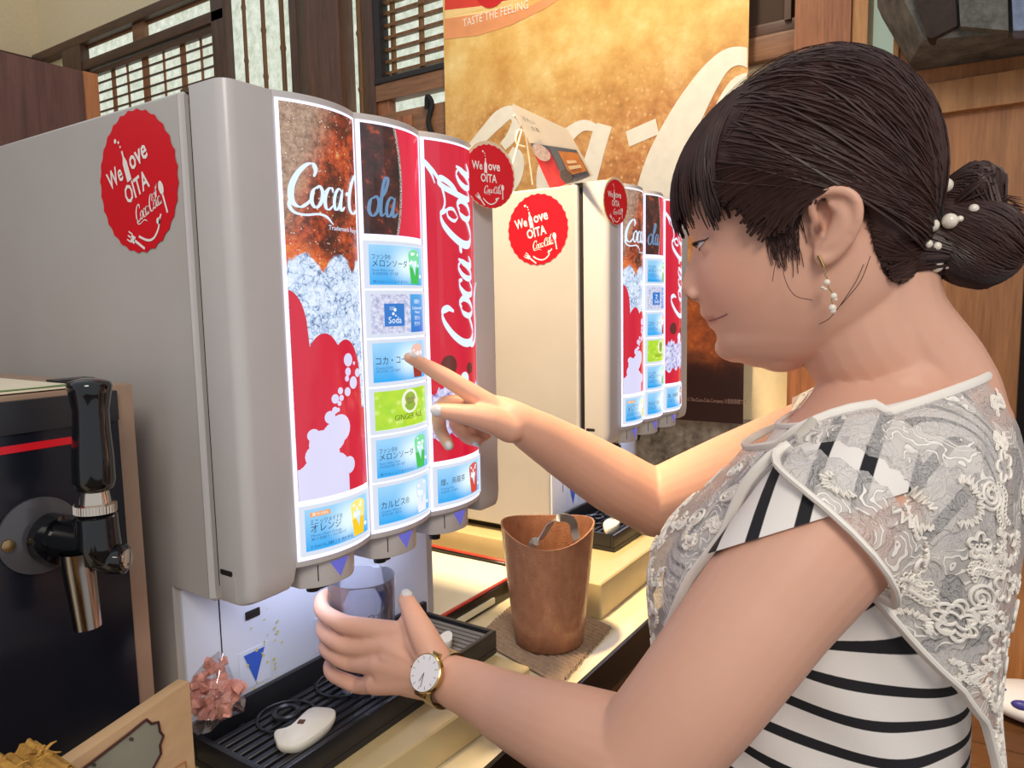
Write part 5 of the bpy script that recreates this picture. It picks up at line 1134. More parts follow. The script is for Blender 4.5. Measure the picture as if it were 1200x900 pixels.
# right arm (far) ---------------------------------------------------
tipR = on((479, 419), 1, -0.0222); wrR = dep((612, 498), 0.815); elR = dep((768, 590), 0.93); shR = Vector((CX + 0.150, -0.43, 1.165))
tube_closed(B, [Vector((CX + 0.09, -0.455, 1.165)), shR, shR.lerp(elR, .5) + Vector((0, 0, .004)), elR], [.050, .052, .047, .0425], 28)
tube_closed(B, [elR, dep((715, 561), .895), dep((660, 527), .855), wrR, dep((590, 485), .812), dep((572, 477), .815)], [.0420, .0400, .0320, .0225, .0190, .0150], 24)
tube_closed(B, [dep((620, 503), .818), dep((594, 494), .808), dep((572, 486), .806)], [.0205, .0185, .0150], 18)
mcpR = [dep((556, 463), .802), dep((562, 473), .818), dep((568, 484), .832), dep((576, 495), .842)]
chR = [[dep((522, 442), .796), dep((499, 429), .790), tipR], [dep((520, 474), .826), dep((515, 500), .832), dep((526, 522), .826)], [dep((534, 492), .846), dep((547, 512), .848), dep((560, 517), .840)], [dep((545, 503), .860), dep((557, 514), .862), dep((570, 510), .852)]]
hand_fingers(B, dep((606, 495), .814), mcpR, chR, rad=[[.0112, .0098, .0082, .0058], [.0102, .0090, .0082, .0064], [.0100, .0088, .0080, .0064], [.0090, .0080, .0072, .0060]])
tube_closed(B, [dep((598, 502), .800), dep((572, 491), .790), dep((542, 485), .784), dep((513, 481), .784)], [.0165, .0150, .0108, .0080], 16, 6)
def voxel_mesh(mb, vox, smooth_it=2, fac=0.5):
    me = bpy.data.meshes.new('tmp'); me.from_pydata([tuple(p) for p in mb.v], [], mb.f)
    bm = bmesh.new(); bm.from_mesh(me); bmesh.ops.recalc_face_normals(bm, faces=bm.faces); bm.to_mesh(me); bm.free()
    o = bpy.data.objects.new('tmp', me); COL.objects.link(o)
    md = o.modifiers.new('r', 'REMESH'); md.mode = 'VOXEL'; md.voxel_size = vox; md.adaptivity = 0
    if smooth_it: ms = o.modifiers.new('s', 'SMOOTH'); ms.factor = fac; ms.iterations = smooth_it
    dg = bpy.context.evaluated_depsgraph_get(); r = bpy.data.meshes.new_from_object(o.evaluated_get(dg))
    bpy.data.objects.remove(o); bpy.data.meshes.remove(me); return r
def coords(me):
    a = np.empty(len(me.vertices) * 3, np.float32); me.vertices.foreach_get('co', a); return a.reshape(-1, 3)
body_me = voxel_mesh(B, 0.0022, 3, 0.5)
PB = Vector((CX, -0.43, 0.0))
person = thing('person', 'woman in a white lace vest over a striped top pointing at the dispenser', 'person', tuple(PB))
V = coords(body_me)
# skin colouring: lips, cheeks, lids, plus shade painted into ear canal and nostrils
q = V - np.array(Hc); fa = q @ np.array(hf); fb_ = q[:, 2]; fl_ = q @ np.array(hl)
tint = np.tile(np.array(s(220, 172, 149)[:3]), (len(V), 1))
def blend(mask, col):
    global tint
    tint = tint * (1 - mask[:, None]) + np.array(col[:3])[None] * mask[:, None]
ck = np.exp(-(((fb_ - ab((860, 335))[1]) / .03) ** 2 + ((fa - ab((860, 335))[0]) / .03) ** 2)) * (np.abs(fl_) > .02); blend(ck * .35, s(232, 160, 138))
mc_a, mc_b = ab((851, 369), -.02); mf_a, mf_b = ab((829.5, 375.6))
mt = np.clip((mf_a - fa) / (mf_a - mc_a), 0, 1); cl = mf_b + (mc_b - mf_b) * mt; hth = (0.0062 * (1 - mt) ** 0.6 + 0.0004)
lm = np.clip(1.3 * (1 - np.abs(fb_ - cl + .0006) / hth), 0, 1) * (fa > mc_a - .001) * (np.abs(fl_) < .027); blend(lm * .75, s(190, 104, 104))
ec = np.exp(-(((fb_ - ab((958, 270), -.07)[1]) / .0048) ** 2 + ((fa - ab((958, 270), -.07)[0]) / .0034) ** 2)) * (np.abs(fl_) > .05); blend(np.clip(ec * 1.5, 0, 1), s(84, 40, 28))
na = np.exp(-(((fb_ - ab((812, 349))[1]) / .0026) ** 2 + ((fa - ab((811, 349))[0]) / .0055) ** 2)) * ((np.abs(fl_) > .003) & (np.abs(fl_) < .016)); blend(np.clip(na * 1.3, 0, .9), s(120, 50, 40))
body_me.transform(Matrix.Translation(-PB))
ca_ = body_me.color_attributes.new('skin_tint', 'FLOAT_COLOR', 'POINT'); ca_.data.foreach_set('color', np.concatenate([tint, np.ones((len(V), 1))], 1).astype(np.float32).ravel())
g = G('skin'); at = g.n('Attribute'); at.attribute_name = 'skin_tint'; v = g.coords()
sk = g.mix(g.math('MULTIPLY', g.noise(v, 60, 4), 0.25), at.outputs['Color'], s(206, 146, 118))
g.surf(sk, 0.48, bump=g.noise(v, 900, 3), bstr=0.05, bdist=0.0006, spec=0.35); g.p.inputs['Subsurface Weight'].default_value = 0.25; g.p.inputs['Subsurface Radius'].default_value = (0.010, 0.004, 0.002); g.p.inputs['Subsurface Scale'].default_value = 0.6
body_me.polygons.foreach_set('use_smooth', [True] * len(body_me.polygons))
body = link('body', body_me, g.m, person)
# nails
M_nail = mat('silver_grey_nail', s(206, 206, 208), 0.18, var=0.03, coat=0.6)
def nail(p0, p1, toward, r=.0062, lng=.0075, lift=.0042):
    ax = (p1 - p0).normalized(); up = (toward - ax * toward.dot(ax)).normalized(); sd = ax.cross(up)
    R = Matrix((sd, ax, up)).transposed(); part('fingernail', MB().ball(p1 + up * lift, (r * .82, lng, 0.0026), 14, 8, R), M_nail, person, smooth=True)
tc_ = lambda p: (Vector((CAM_X, CAM_Y, CAM_Z)) - p).normalized()
nail(chR[0][1], chR[0][2] + (chR[0][1] - chR[0][2]) * .12, (tc_(tipR) + Vector((0, 0, 1.6))).normalized(), .0050, .0068)
p_ = dep((513, 481), .784); nail(dep((542, 485), .784), p_, tc_(p_), .0075, .0078, .0060)
nail(chR[1][1], chR[1][2], tc_(chR[1][2]), .0050, .006); nail(chR[2][1], chR[2][2], (tc_(chR[2][2]) + Vector((0, 0, -1))).normalized(), .0050, .006)
nail(thL[2], thL[3] + Vector((0, 0, .001)), (tc_(thL[3]) + er * .3).normalized(), .0072, .0075, .0066)
# eyes
for sg in (-1, 1):
    ec_ = EYEC[sg]; Rl = Matrix((hl, hf, hu)).transposed()
    def sp(az, el, r_): az, el = math.radians(az), math.radians(el); return tuple(ec_ + Rl @ Vector((r_ * math.sin(az) * math.cos(el), r_ * math.cos(az) * math.cos(el), r_ * math.sin(el))))
    t0_, t1_ = (-62, 44) if sg < 0 else (-44, 62)
    tilt = lambda az: 2 + 0.20 * az * sg - 0.0016 * az * az
    op = lambda az: 24 * max(0.0, 1 - ((az - (t0_ + t1_) / 2) / ((t1_ - t0_) / 2)) ** 2) ** 0.6
    b = MB(); b.grid(lambda u, v: sp(t0_ + (t1_ - t0_) * u, tilt(t0_ + (t1_ - t0_) * u) - op(t0_ + (t1_ - t0_) * u) * v, 0.01335), 22, 6)
    eb = part('eye', b, mat('eye_white', s(214, 208, 212), 0.12, coat=0.6), person, smooth=True)
    b = MB(); c_az = 4 * sg
    b.grid(lambda u, v: (lambda az: sp(az, tilt(az) - op(az) * v, 0.01350))(c_az - 24 + 48 * u), 12, 5)
    part('iris', b, mat('dark_iris', s(60, 46, 44), 0.05, coat=1.0), eb, smooth=True)
    ls = MB(); N_ = 20
    pts_ = [sp(t0_ + (t1_ - t0_) * k / N_, tilt(t0_ + (t1_ - t0_) * k / N_) + 1, 0.0138) for k in range(N_ + 1)]
    e_ = Vector(pts_[0 if sg < 0 else -1]); ext = e_ - hf * 0.0040 + hl * sg * 0.0008 + hu * 0.0020
    ls.tube(([ext] + pts_) if sg < 0 else (pts_ + [ext]), [0.0003] + [0.00062] * (N_ + 1) if sg < 0 else [0.00062] * (N_ + 1) + [0.0003], 5)
    for k in range(1, N_):
        p0 = Vector(pts_[k]); d0 = (p0 - ec_).normalized(); ls.tube([p0, p0 + d0 * .0028 - hu * .0012, p0 + d0 * .0050 - hu * .0008], [.0003, .00026, .0001], 4)
    part('eyelashes', ls, mat('lash_black', s(44, 30, 26), 0.6), eb, kind='stuff')
# mouth line
from mathutils.bvhtree import BVHTree
bvb = BVHTree.FromPolygons([Vector(v_) for v_ in V], [tuple(p.vertices) for p in body_me.polygons])
def on_skin(px_, lift=0.0):
    o_ = Vector((CAM_X, CAM_Y, CAM_Z)); d = Vector(ray(px_)).normalized(); h = bvb.ray_cast(o_, d); return h[0] - d * lift if h[0] is not None else HP(px_, -.02)
mn = [on_skin(p, .0002) for p in ((831, 375.8), (835, 375.2), (841, 373.2), (847, 370.6), (852, 368))]
mir = lambda p: p - hl * 2 * (p - Hc).dot(hl)
ml = MB().tube(catmull([tuple(p) for p in mn[::-1]] + [tuple(mir(p)) for p in mn], 4), 0.0006, 6)

part('mouth_line', ml, mat('lip_line', s(134, 66, 66), 0.5), person, smooth=True)
# ------------------------------------------------------------------ clothes
def dist_plane(z_f, z_b, y_f=-0.365, y_b=-0.53): return lambda y: z_f + (y_f - y) / (y_f - y_b) * (z_b - z_f)
neck_s = dist_plane(1.188, 1.232); neck_v = dist_plane(1.176, 1.236)
_ZT = {}
def ztop(phi, off, fn):
    key = (id(fn), round(off, 4))
    if key not in _ZT:
        tab = []
        for k in range(361):
            z = 1.20
            for _ in range(14): z = 0.5 * z + 0.5 * fn(torso(math.radians(k), z, off).y)
            tab.append(z)
        _ZT[key] = tab
    d = math.degrees(phi) % 360; i = int(d); f_ = d - i; t = _ZT[key]; return t[i] + (t[i + 1] - t[i]) * f_
def stripe_coord(P, beta_fn):
    out = []
    for p in P:
        be = beta_fn(p); out.append((p[1] + 0.46) * math.sin(be) + (p[2] - 1.08) * math.cos(be))
    return out
def sstep(x, a, b_): t = min(1, max(0, (x - a) / (b_ - a))); return t * t * (3 - 2 * t)
def beta_torso(p):
    near = sstep(CX - p[0], 0.02, 0.10); up = sstep(p[2], 1.02, 1.12)
    return math.radians(-10 + 62 * up * near)
g = G('black_white_stripe_jersey'); at = g.n('Attribute'); at.attribute_name = 'stripe'
fr_ = g.math('FRACT', g.math('ADD', g.math('MULTIPLY', at.outputs['Fac'], 1 / 0.029), 20.2)); v = g.coords()
st_ = g.math('MULTIPLY', g.step(fr_, 0.0, 0.03), g.step(fr_, 0.33, 0.30))
g.surf(g.mix(st_, s(236, 230, 224), s(26, 25, 30)), 0.85, bump=g.noise(v, 1400, 2), bstr=0.15)
M_stripe = g.m
def add_stripe(o, fn):
    me = o.data; A = me.attributes.new('stripe', 'FLOAT', 'POINT'); org = ORG[o.name]
    A.data.foreach_set('value', stripe_coord([tuple(Vector(v_.co) + org) for v_ in me.vertices], fn))
b = MB(); NU, NV = 120, 90
def shirt_pt(u, v, off=-0.0035):
    ph = 2 * math.pi * u; zt_ = ztop(ph, off, neck_s); z = 0.80 + (zt_ - 0.80) * v
    low = sstep(1.06, 1.0, 0.9) if False else 0
    wr = 0.0016 * math.sin(ph * 9 + z * 60) * sstep(1.12 - z, 0.0, 0.08)
    return torso(ph, z, off + wr)
b.grid(lambda u, v: tuple(shirt_pt(u, v)), NU, NV, True)
b.grid(lambda u, v: tuple(shirt_pt(u, 1.0, -0.0035 - 0.003 * v) - Vector((0, 0, 0.004 * v))), NU, 1, True)
shirt = part('striped_top', b, M_stripe, person, 'black and white striped sleeveless top', smooth=True); add_stripe(shirt, beta_torso)
nb = MB().tube([shirt_pt(k / 80, 1.0, -0.003) for k in range(81)], 0.0028, 6, cap=False); part('neck_band', nb, mat('white_jersey', s(238, 232, 226), 0.85), shirt, smooth=True)
# cap sleeves over the shoulders, cut on a slant
def sleeve(path, rad, n_cut, p_cut):
    b = MB(); tube_closed(b, path, rad, 40, 10); me = mesh_of(b, (0, 0, 0), smooth=True); bm = bmesh.new(); bm.from_mesh(me)
    bmesh.ops.bisect_plane(bm, geom=bm.verts[:] + bm.edges[:] + bm.faces[:], plane_co=p_cut, plane_no=n_cut, clear_outer=True)
    bmesh.ops.translate(bm, verts=bm.verts, vec=-ORG[person.name]); bm.to_mesh(me); bm.free(); me.polygons.foreach_set('use_smooth', [True] * len(me.polygons)); return me
r1, r2 = Vector(ray((858, 640))), Vector(ray((975, 604))); nc = r1.cross(r2).normalized(); nc = nc if nc.z < 0 else -nc
slm = sleeve([Vector((CX - 0.10, -0.458, 1.165)), shL, dep((900, 705), 0.515)], [.0535, .0560, .0515], nc, Vector((CAM_X, CAM_Y, CAM_Z)))
so = link('cap_sleeve', slm, M_stripe, shirt); ORG[so.name] = ORG[person.name]; add_stripe(so, lambda p: math.radians(84))
nR = (elR - shR).normalized(); slm = sleeve([Vector((CX + 0.09, -0.455, 1.165)), shR, shR.lerp(elR, .5)], [.0535, .0555, .051], nR, shR.lerp(elR, .12))
so = link('cap_sleeve', slm, M_stripe, shirt); ORG[so.name] = ORG[person.name]; add_stripe(so, lambda p: math.radians(84))
# --- lace vest
ZA = 1.172
YF = (np.array([.80, .90, .95, 1.02, 1.08, 1.13, ZA]), np.array([-.285, -.292, -.300, -.318, -.345, -.378, -.424]))
YB = (np.array([.80, .90, .95, .99, 1.025, 1.077, 1.12, ZA]), np.array([-.545, -.545, -.542, -.538, -.526, -.492, -.463, -.426]))
def y2phi(y, z, off):
    _, yf, yb = tdim(z); yf += off; yb -= off; c = ((y - (yf + yb) / 2) / ((yf - yb) / 2)); c = max(-0.995, min(0.995, c))
    return math.acos(math.copysign(abs(c) ** 1.15, c))
def voff(ph, z):
    return 0.0105 + 0.0035 * math.sin(ph * 5 + 1.3) * sstep(1.15 - z, 0, .1) + 0.018 * sstep(1.05 - z, 0, .2)
def edge_phi(z, tab):
    if z >= ZA: return y2phi(-0.425, ZA, 0.0105)
    return y2phi(float(np.interp(z, *tab)), z, 0.0105)
ZB = 0.84
CAPS = [[(Vector((CX - 0.10, -0.458, 1.165)), .0535), (shL, .0560), (dep((900, 705), 0.515), .0515)], [(Vector((CX + 0.09, -0.455, 1.165)), .0535), (shR, .0555), (shR.lerp(elR, .5), .051)]]
def push_out(p, lift):
    for ch in CAPS:
        for (a, ra), (b_, rb) in zip(ch, ch[1:]):
            ab_ = b_ - a; t = (p - a).dot(ab_) / ab_.length_squared
            if t < -0.2 or t > 0.75: continue
            t = max(0, min(1, t)); c = a + ab_ * t; d = p - c; need = ra + (rb - ra) * t + 0.0055 + lift
            if d.length < need and d.z > -0.02: p = c + d.normalized() * (need * 1.0)
    return p
def vest_pt(side, u, v, lift=0.0):
    z = ZB + (1.2 - ZB) * v
    for _ in range(4):
        if side == 'F': e = edge_phi(z, YF); ph = -e + 2 * e * u
        else: e = edge_phi(z, YB); ph = e + (2 * math.pi - 2 * e) * u
        z = ZB + (ztop(ph, 0.0105, neck_v) - ZB) * v
    return push_out(torso(ph, z, voff(ph, z) + lift), lift)
def lace_mat():
    g = G('white_lace_net'); v0_ = g.coords(); vm = g.n('VectorMath', operation='MULTIPLY_ADD'); g.L.new(g.noise(v0_, 40, 2, out=1), vm.inputs[0]); vm.inputs[1].default_value = (.03, .03, .03); g.L.new(v0_, vm.inputs[2]); v = vm.outputs[0]
    w = g.noise(v, 26, 3); 
    edge = g.voro(v, 48, 'DISTANCE_TO_EDGE'); cord = g.step(edge, 0.10, 0.05)
    ringv = g.math('SINE', g.math('MULTIPLY', g.voro(v, 30), 46)); ring = g.step(ringv, 0.2, 0.6)
    mot = g.step(w, 0.51, 0.57)
    mask = g.math('MAXIMUM', g.math('MULTIPLY', mot, g.math('MAXIMUM', ring, 0.55)), g.math('MULTIPLY', cord, 0.35))
    net = g.step(g.voro(v, 620, 'DISTANCE_TO_EDGE'), 0.24, 0.10)
    al = g.math('MAXIMUM', mask, g.math('ADD', 0.32, g.math('MULTIPLY', net, 0.22)))
    g.surf(g.mix(mask, s(226, 222, 220), s(240, 234, 226)), 0.85, bump=g.math('ADD', mask, g.math('MULTIPLY', ring, 0.6)), bstr=0.8, bdist=0.0025)
    g.L.new(al, g.p.inputs['Alpha']); return g.m
M_lace = lace_mat(); M_cord = mat('white_lace_cord', s(240, 234, 224), 0.8, var=0.03)
vb = MB()
vb.grid(lambda u, v: tuple(vest_pt('F', u, v)), 110, 70); vb.grid(lambda u, v: tuple(vest_pt('B', u, v)), 110, 70)
vest = part('lace_vest', vb, M_lace, person, 'sheer white lace vest with corded flowers', smooth=True)
def hem(pts, r, nm='hem_band'): part(nm, MB().tube(pts, r, 8, up=(1, 0, 0), flat=0.6), M_cord, vest, smooth=True)
for side in 'FB':
    for u in (0, 1): hem([vest_pt(side, u, 1 - k / 60 * 1.0, 0.001) for k in range(0, 61)], 0.0042)
top_ring = [vest_pt('F', k / 40, 1.0, 0.0008) for k in range(41)]; hem(top_ring, 0.0038, 'neck_band'); hem([vest_pt('B', k / 40, 1.0, 0.0008) for k in range(41)], 0.0038, 'neck_band')
# corded scrolls, ruched squiggles and picot rings lying on the lace
rr = random.Random(21); cords = MB()
def vest_uv(side, u0, v0):
    p0 = vest_pt(side, u0, v0); du = (vest_pt(side, min(1, u0 + .01), v0) - p0).length / .01; dv = (vest_pt(side, u0, min(1, v0 + .01)) - p0).length / .01
    def f_(x, y, l=0.0012): return vest_pt(side, min(.995, max(.005, u0 + x / max(du, .05))), min(.995, max(.005, v0 + y / max(dv, .05))), l)
    return f_
def motif(side, u0, v0, kind, R, rot):
    f_ = vest_uv(side, u0, v0); c, s_ = math.cos(rot), math.sin(rot); T = lambda x, y: f_(x * c - y * s_, x * s_ + y * c)
    if kind == 0:   # ruched squiggle along an arc
        P = [((R + 0.0032 * math.sin(k * 1.9)) * math.cos(k * .085), (R + 0.0032 * math.sin(k * 1.9)) * math.sin(k * .085)) for k in range(44)]
    elif kind == 1:  # spiral
        P = [(R * (1 - k / 46) * math.cos(k * .36), R * (1 - k / 46) * math.sin(k * .36)) for k in range(40)]
    elif kind == 2:  # petals
        P = [(R * (0.55 + 0.45 * abs(math.sin(2.5 * t))) * math.cos(t), R * (0.55 + 0.45 * abs(math.sin(2.5 * t))) * math.sin(t)) for t in [k * 2 * math.pi / 60 for k in range(61)]]
    else:            # leaf bar with picots
        P = [(R * 2 * (k / 40 - .5), 0.004 * math.sin(k / 40 * math.pi * 2)) for k in range(41)]
        for k in range(0, 41, 4):
            x, y = P[k]
            for sg in (-1, 1): cords.tube([T(x + .0019 * math.cos(q), y + sg * .0042 + .0019 * math.sin(q)) for q in [i * .785 for i in range(9)]], 0.0007, 4, cap=False)
    cords.tube([T(*p) for p in P], 0.0013, 5)
for k in range(74): motif('B', rr.uniform(0.02, 0.46), rr.uniform(0.12, 0.97), rr.choice((0, 0, 1, 2, 2, 3)), rr.uniform(.008, .017), rr.uniform(0, 6.28))
for k in range(46): motif('F', rr.uniform(0.55, 0.985), rr.uniform(0.30, 0.97), rr.choice((0, 0, 1, 2, 3)), rr.uniform(.007, .013), rr.uniform(0, 6.28))
for k in range(10): motif('F', rr.uniform(0.1, 0.55), rr.uniform(0.75, 0.97), rr.choice((0, 1, 2)), rr.uniform(.008, .014), rr.uniform(0, 6.28))
part('lace_cording', cords, M_cord, vest, kind='stuff', smooth=True)
# trousers and shoes (below the frame)
M_tr = mat('navy_trousers', s(34, 36, 50), 0.85, var=0.1)
tb_ = MB(); tb_.grid(lambda u, v: tuple(torso(2 * math.pi * u, 0.845 - 0.05 * v, 0.002)), 40, 2, True)
for sg in (-1, 1): tube_closed(tb_, [Vector((CX + sg * .075, -.43, .82)), Vector((CX + sg * .085, -.42, .60)), Vector((CX + sg * .085, -.43, .42)), Vector((CX + sg * .085, -.45, .09))], [.092, .085, .066, .055], 24)
part('trousers', tb_, M_tr, person, smooth=True)
for sg in (-1, 1):
    sh_ = MB(); tube_closed(sh_, [Vector((CX + sg * .085, -.49, .045)), Vector((CX + sg * .087, -.40, .042)), Vector((CX + sg * .09, -.30, .036))], [.040, .040, .032], 18); part('shoe', sh_, mat('dark_shoe', s(40, 34, 32), 0.6), person, smooth=True)
# ------------------------------------------------------------------ wristwatch
A_ = (dep((510, 788), .708) - dep((580, 822), .66)).normalized(); Q = dep((521, 795), 0.703)
tc0 = (Vector((CAM_X, CAM_Y, CAM_Z)) - Q).normalized(); nd = (tc0 - A_ * tc0.dot(A_)); nd = (nd + Vector((0, 0, -0.10))).normalized(); nd = (nd - A_ * nd.dot(A_)).normalized(); sd = A_.cross(nd)
M_gold = mat('pale_gold', s(206, 178, 120), 0.22, 1.0, var=0.04)
M_mesh = (lambda g: (lambda v: g.surf(g.mix(g.voro(v, 900), s(160, 142, 100), s(226, 206, 160)), 0.3, metal=0.9, bump=g.voro(v, 900), bstr=0.4))(g.coords()))(G('gold_mesh_strap'))
wt = part('wristwatch', MB().grid(lambda u, v: tuple(Q + A_ * ((v - .5) * .0145) + (nd * math.cos(2 * math.pi * u) * .0262 + sd * math.sin(2 * math.pi * u) * .0268)), 64, 2, True).grid(lambda u, v: tuple(Q + A_ * ((v - .5) * .0145) + (nd * math.cos(2 * math.pi * u) * .0246 + sd * math.sin(2 * math.pi * u) * .0252)), 64, 2, True), M_mesh, person, 'gold mesh wristwatch with a white dial', smooth=True)
Rw = Matrix((A_, sd, nd)).transposed(); cw = Q + nd * 0.0245
part('watch_case', MB().lathe([(0.0165, 0.0), (0.0180, 0.001), (0.0180, 0.0058), (0.0170, 0.0066)], cw, 48, rot=Rw), M_gold, wt, smooth=True, ang=30)
part('watch_dial', MB().lathe([(0.0165, 0.0062), (0.0165, 0.0070)], cw, 48, rot=Rw), mat('watch_white', s(232, 230, 236), 0.25, var=0.01), wt)
hm = MB()
for k in range(12):
    a = k * math.pi / 6; p0 = cw + Rw @ Vector((.0122 * math.cos(a), .0122 * math.sin(a), .0072)); p1 = cw + Rw @ Vector((.0150 * math.cos(a), .0150 * math.sin(a), .0072)); hm.tube([p0, p1], 0.00022, 4)
part('hour_mark', hm, mat('watch_ink', s(50, 46, 44), 0.4), wt)
for a, L in ((3.9, .0085), (4.35, .0125)):
    zp = Rw.transposed() @ Vector((0, 0, 1)); base_a = math.atan2(zp.y, zp.x); ang = base_a + math.pi + (0.25 if L < .01 else -0.12)
    part('watch_hand', MB().tube([cw + Rw @ Vector((0, 0, .0076)), cw + Rw @ Vector((L * math.cos(ang), L * math.sin(ang), .0076))], 0.0003, 4), mat('watch_ink', s(50, 46, 44)), wt)
part('crown', MB().tube([cw + Rw @ Vector((0.0178, 0, .0035)), cw + Rw @ Vector((0.0200, 0, .0035))], 0.0016, 10), M_gold, wt)
for sg in (-1, 1): part('lug', MB().obox(cw + sd * sg * .0185 + nd * .0015, A_ * .0065, sd * .0022, nd * .0016), M_gold, wt, bevel=0.0005)
# ------------------------------------------------------------------ earring
M_pearl = mat('pearl', s(232, 222, 206), 0.2, var=0.05, coat=0.6, sss=0.1)
EL = lambda px_: HP(px_, -0.081)
er_ = part('earring', MB().tube([EL((959, 299)), EL((965.5, 313))], 0.0011, 8), M_gold, person, 'gold bar earring with hanging pearls', smooth=True)
part('link', MB().tube(catmull([tuple(EL(p)) for p in ((965, 313), (968, 318), (966, 322), (969, 326), (969, 331), (971, 338), (975, 344), (974, 352), (976, 358))], 4), 0.0005, 5), M_gold, er_)
for p, r in (((969, 331), .0026), ((977, 347), .0026), ((975.5, 361), .0030), ((976, 364), .0024)): part('pearl', MB().ball(EL(p), r, 12, 8), M_pearl, er_, smooth=True)
for p in ((964, 337), (967, 339), (979, 351)): part('petal', MB().ball(EL(p), (.0018, .0018, .0011), 8, 6), M_pearl, er_, smooth=True)
# ------------------------------------------------------------------ hair
from mathutils.bvhtree import BVHTree
M_hair = (lambda g: (lambda v: g.surf(g.mix(g.noise(v, 55, 3), s(34, 21, 19), s(74, 50, 46)), 0.46, spec=0.35))(g.coords()))(G('dark_brown_hair'))
hgm = MB(); hgm.grid(lambda u, v: tuple(HQ(*headf(u, 0.5 - 0.5 * math.cos(math.pi * v)))), 72, 80, True); hgm.f.append(tuple(range(72))[::-1]); hgm.f.append(tuple(range(len(hgm.v) - 72, len(hgm.v))))
bvh = BVHTree.FromPolygons([Vector(p) for p in hgm.v], hgm.f)
OH = HQ(-0.005, 0.025, 0.0)
HL_ = [(780, 205), (815, 205), (840, 216), (862, 226), (880, 233), (898, 246), (909, 256), (916, 274), (922, 284), (930, 274), (940, 254), (948, 229), (975, 224), (1005, 230), (1014, 252), (1024, 290), (1038, 320), (1060, 332), (1100, 332), (1140, 332)]
HLab = [ab(p, -0.066) for p in HL_]; hx = np.array([-p[0] for p in HLab]); hy_ = np.array([p[1] for p in HLab])
def is_hair(p, tol=0.0):
    q_ = Vector(p) - Hc; return q_.z > np.interp(-q_.dot(hf), hx, hy_) - tol
def surf_pt(d, lift):
    h = bvh.ray_cast(OH + d * 0.4, -d)
    return (h[0] if h[0] is not None else OH + d * 0.09) + d * lift
sh = MB(); NUh, NVh = 200, 60; vbt = []
hv = lambda v: 0.5 - 0.5 * math.cos(math.pi * v)
for i in range(NUh):
    lo = 0.0
    for k in range(140):
        v = 1 - k / 140
        if not is_hair(HQ(*headf(i / NUh, hv(v)))): lo = v; break
    vbt.append(lo)
vbt = [0.25 * vbt[i - 1] + 0.5 * vbt[i] + 0.25 * vbt[(i + 1) % NUh] for i in range(NUh)]
def shell_pt(u, v):
    i = round(u * NUh) % NUh; p = HQ(*headf(i / NUh, hv(vbt[i] + (1 - vbt[i]) * v))); d = (p - OH).normalized()
    return tuple(p + d * ((0.0055 + 0.0075 * min(1, max(0, (p.z - Hc.z + .03) / .06))) * min(1, 0.12 + v * 6)))
sh.grid(shell_pt, NUh, NVh, True); sh.f.append(tuple(range(NVh * NUh, (NVh + 1) * NUh)))
hair = part('hair', sh, M_hair, person, 'dark brown hair swept back into a low bun', smooth=True, ang=180)
K = HP((1082, 268)); dK = (K - OH).normalized()
rr = random.Random(4); SM = MB()
def slerp(a, b_, t):
    om = math.acos(max(-1, min(1, a.dot(b_)))); 
    return a if om < 1e-4 else (a * math.sin((1 - t) * om) + b_ * math.sin(t * om)) / math.sin(om)
def strand(d0, d1, l0, lm, l1, r0, r1, N_=14, wob=.002, mb=SM, end=None, via=None, check=False):
    ph = rr.uniform(0, 6.28); side = d0.cross(d1); side = side.normalized() if side.length > 1e-5 else hl
    pts = []
    for k in range(N_ + 1):
        t = k / N_; l = l0 * (1 - t) ** 2 + lm * 2 * t * (1 - t) * 1.0 + l1 * t * t + lm * t * (1 - t) * 0.4
        dd = slerp(d0, d1, t) if via is None else slerp(slerp(d0, via, t).normalized(), slerp(via, d1, t).normalized(), t)
        p = surf_pt(dd.normalized(), l) + side * wob * math.sin(ph + t * 4)
        pts.append(p)
    if check and sum(not is_hair(p, .003) for p in pts[check:]) > 0: return
    if end is not None: pts[-1] = end; pts[-2] = pts[-2].lerp(end, .4)
    mb.tube(pts, [r0 + (r1 - r0) * k / N_ for k in range(N_ + 1)], 4, cap=False)
def dirof(px_, lat): return (HP(px_, lat) - OH).normalized()
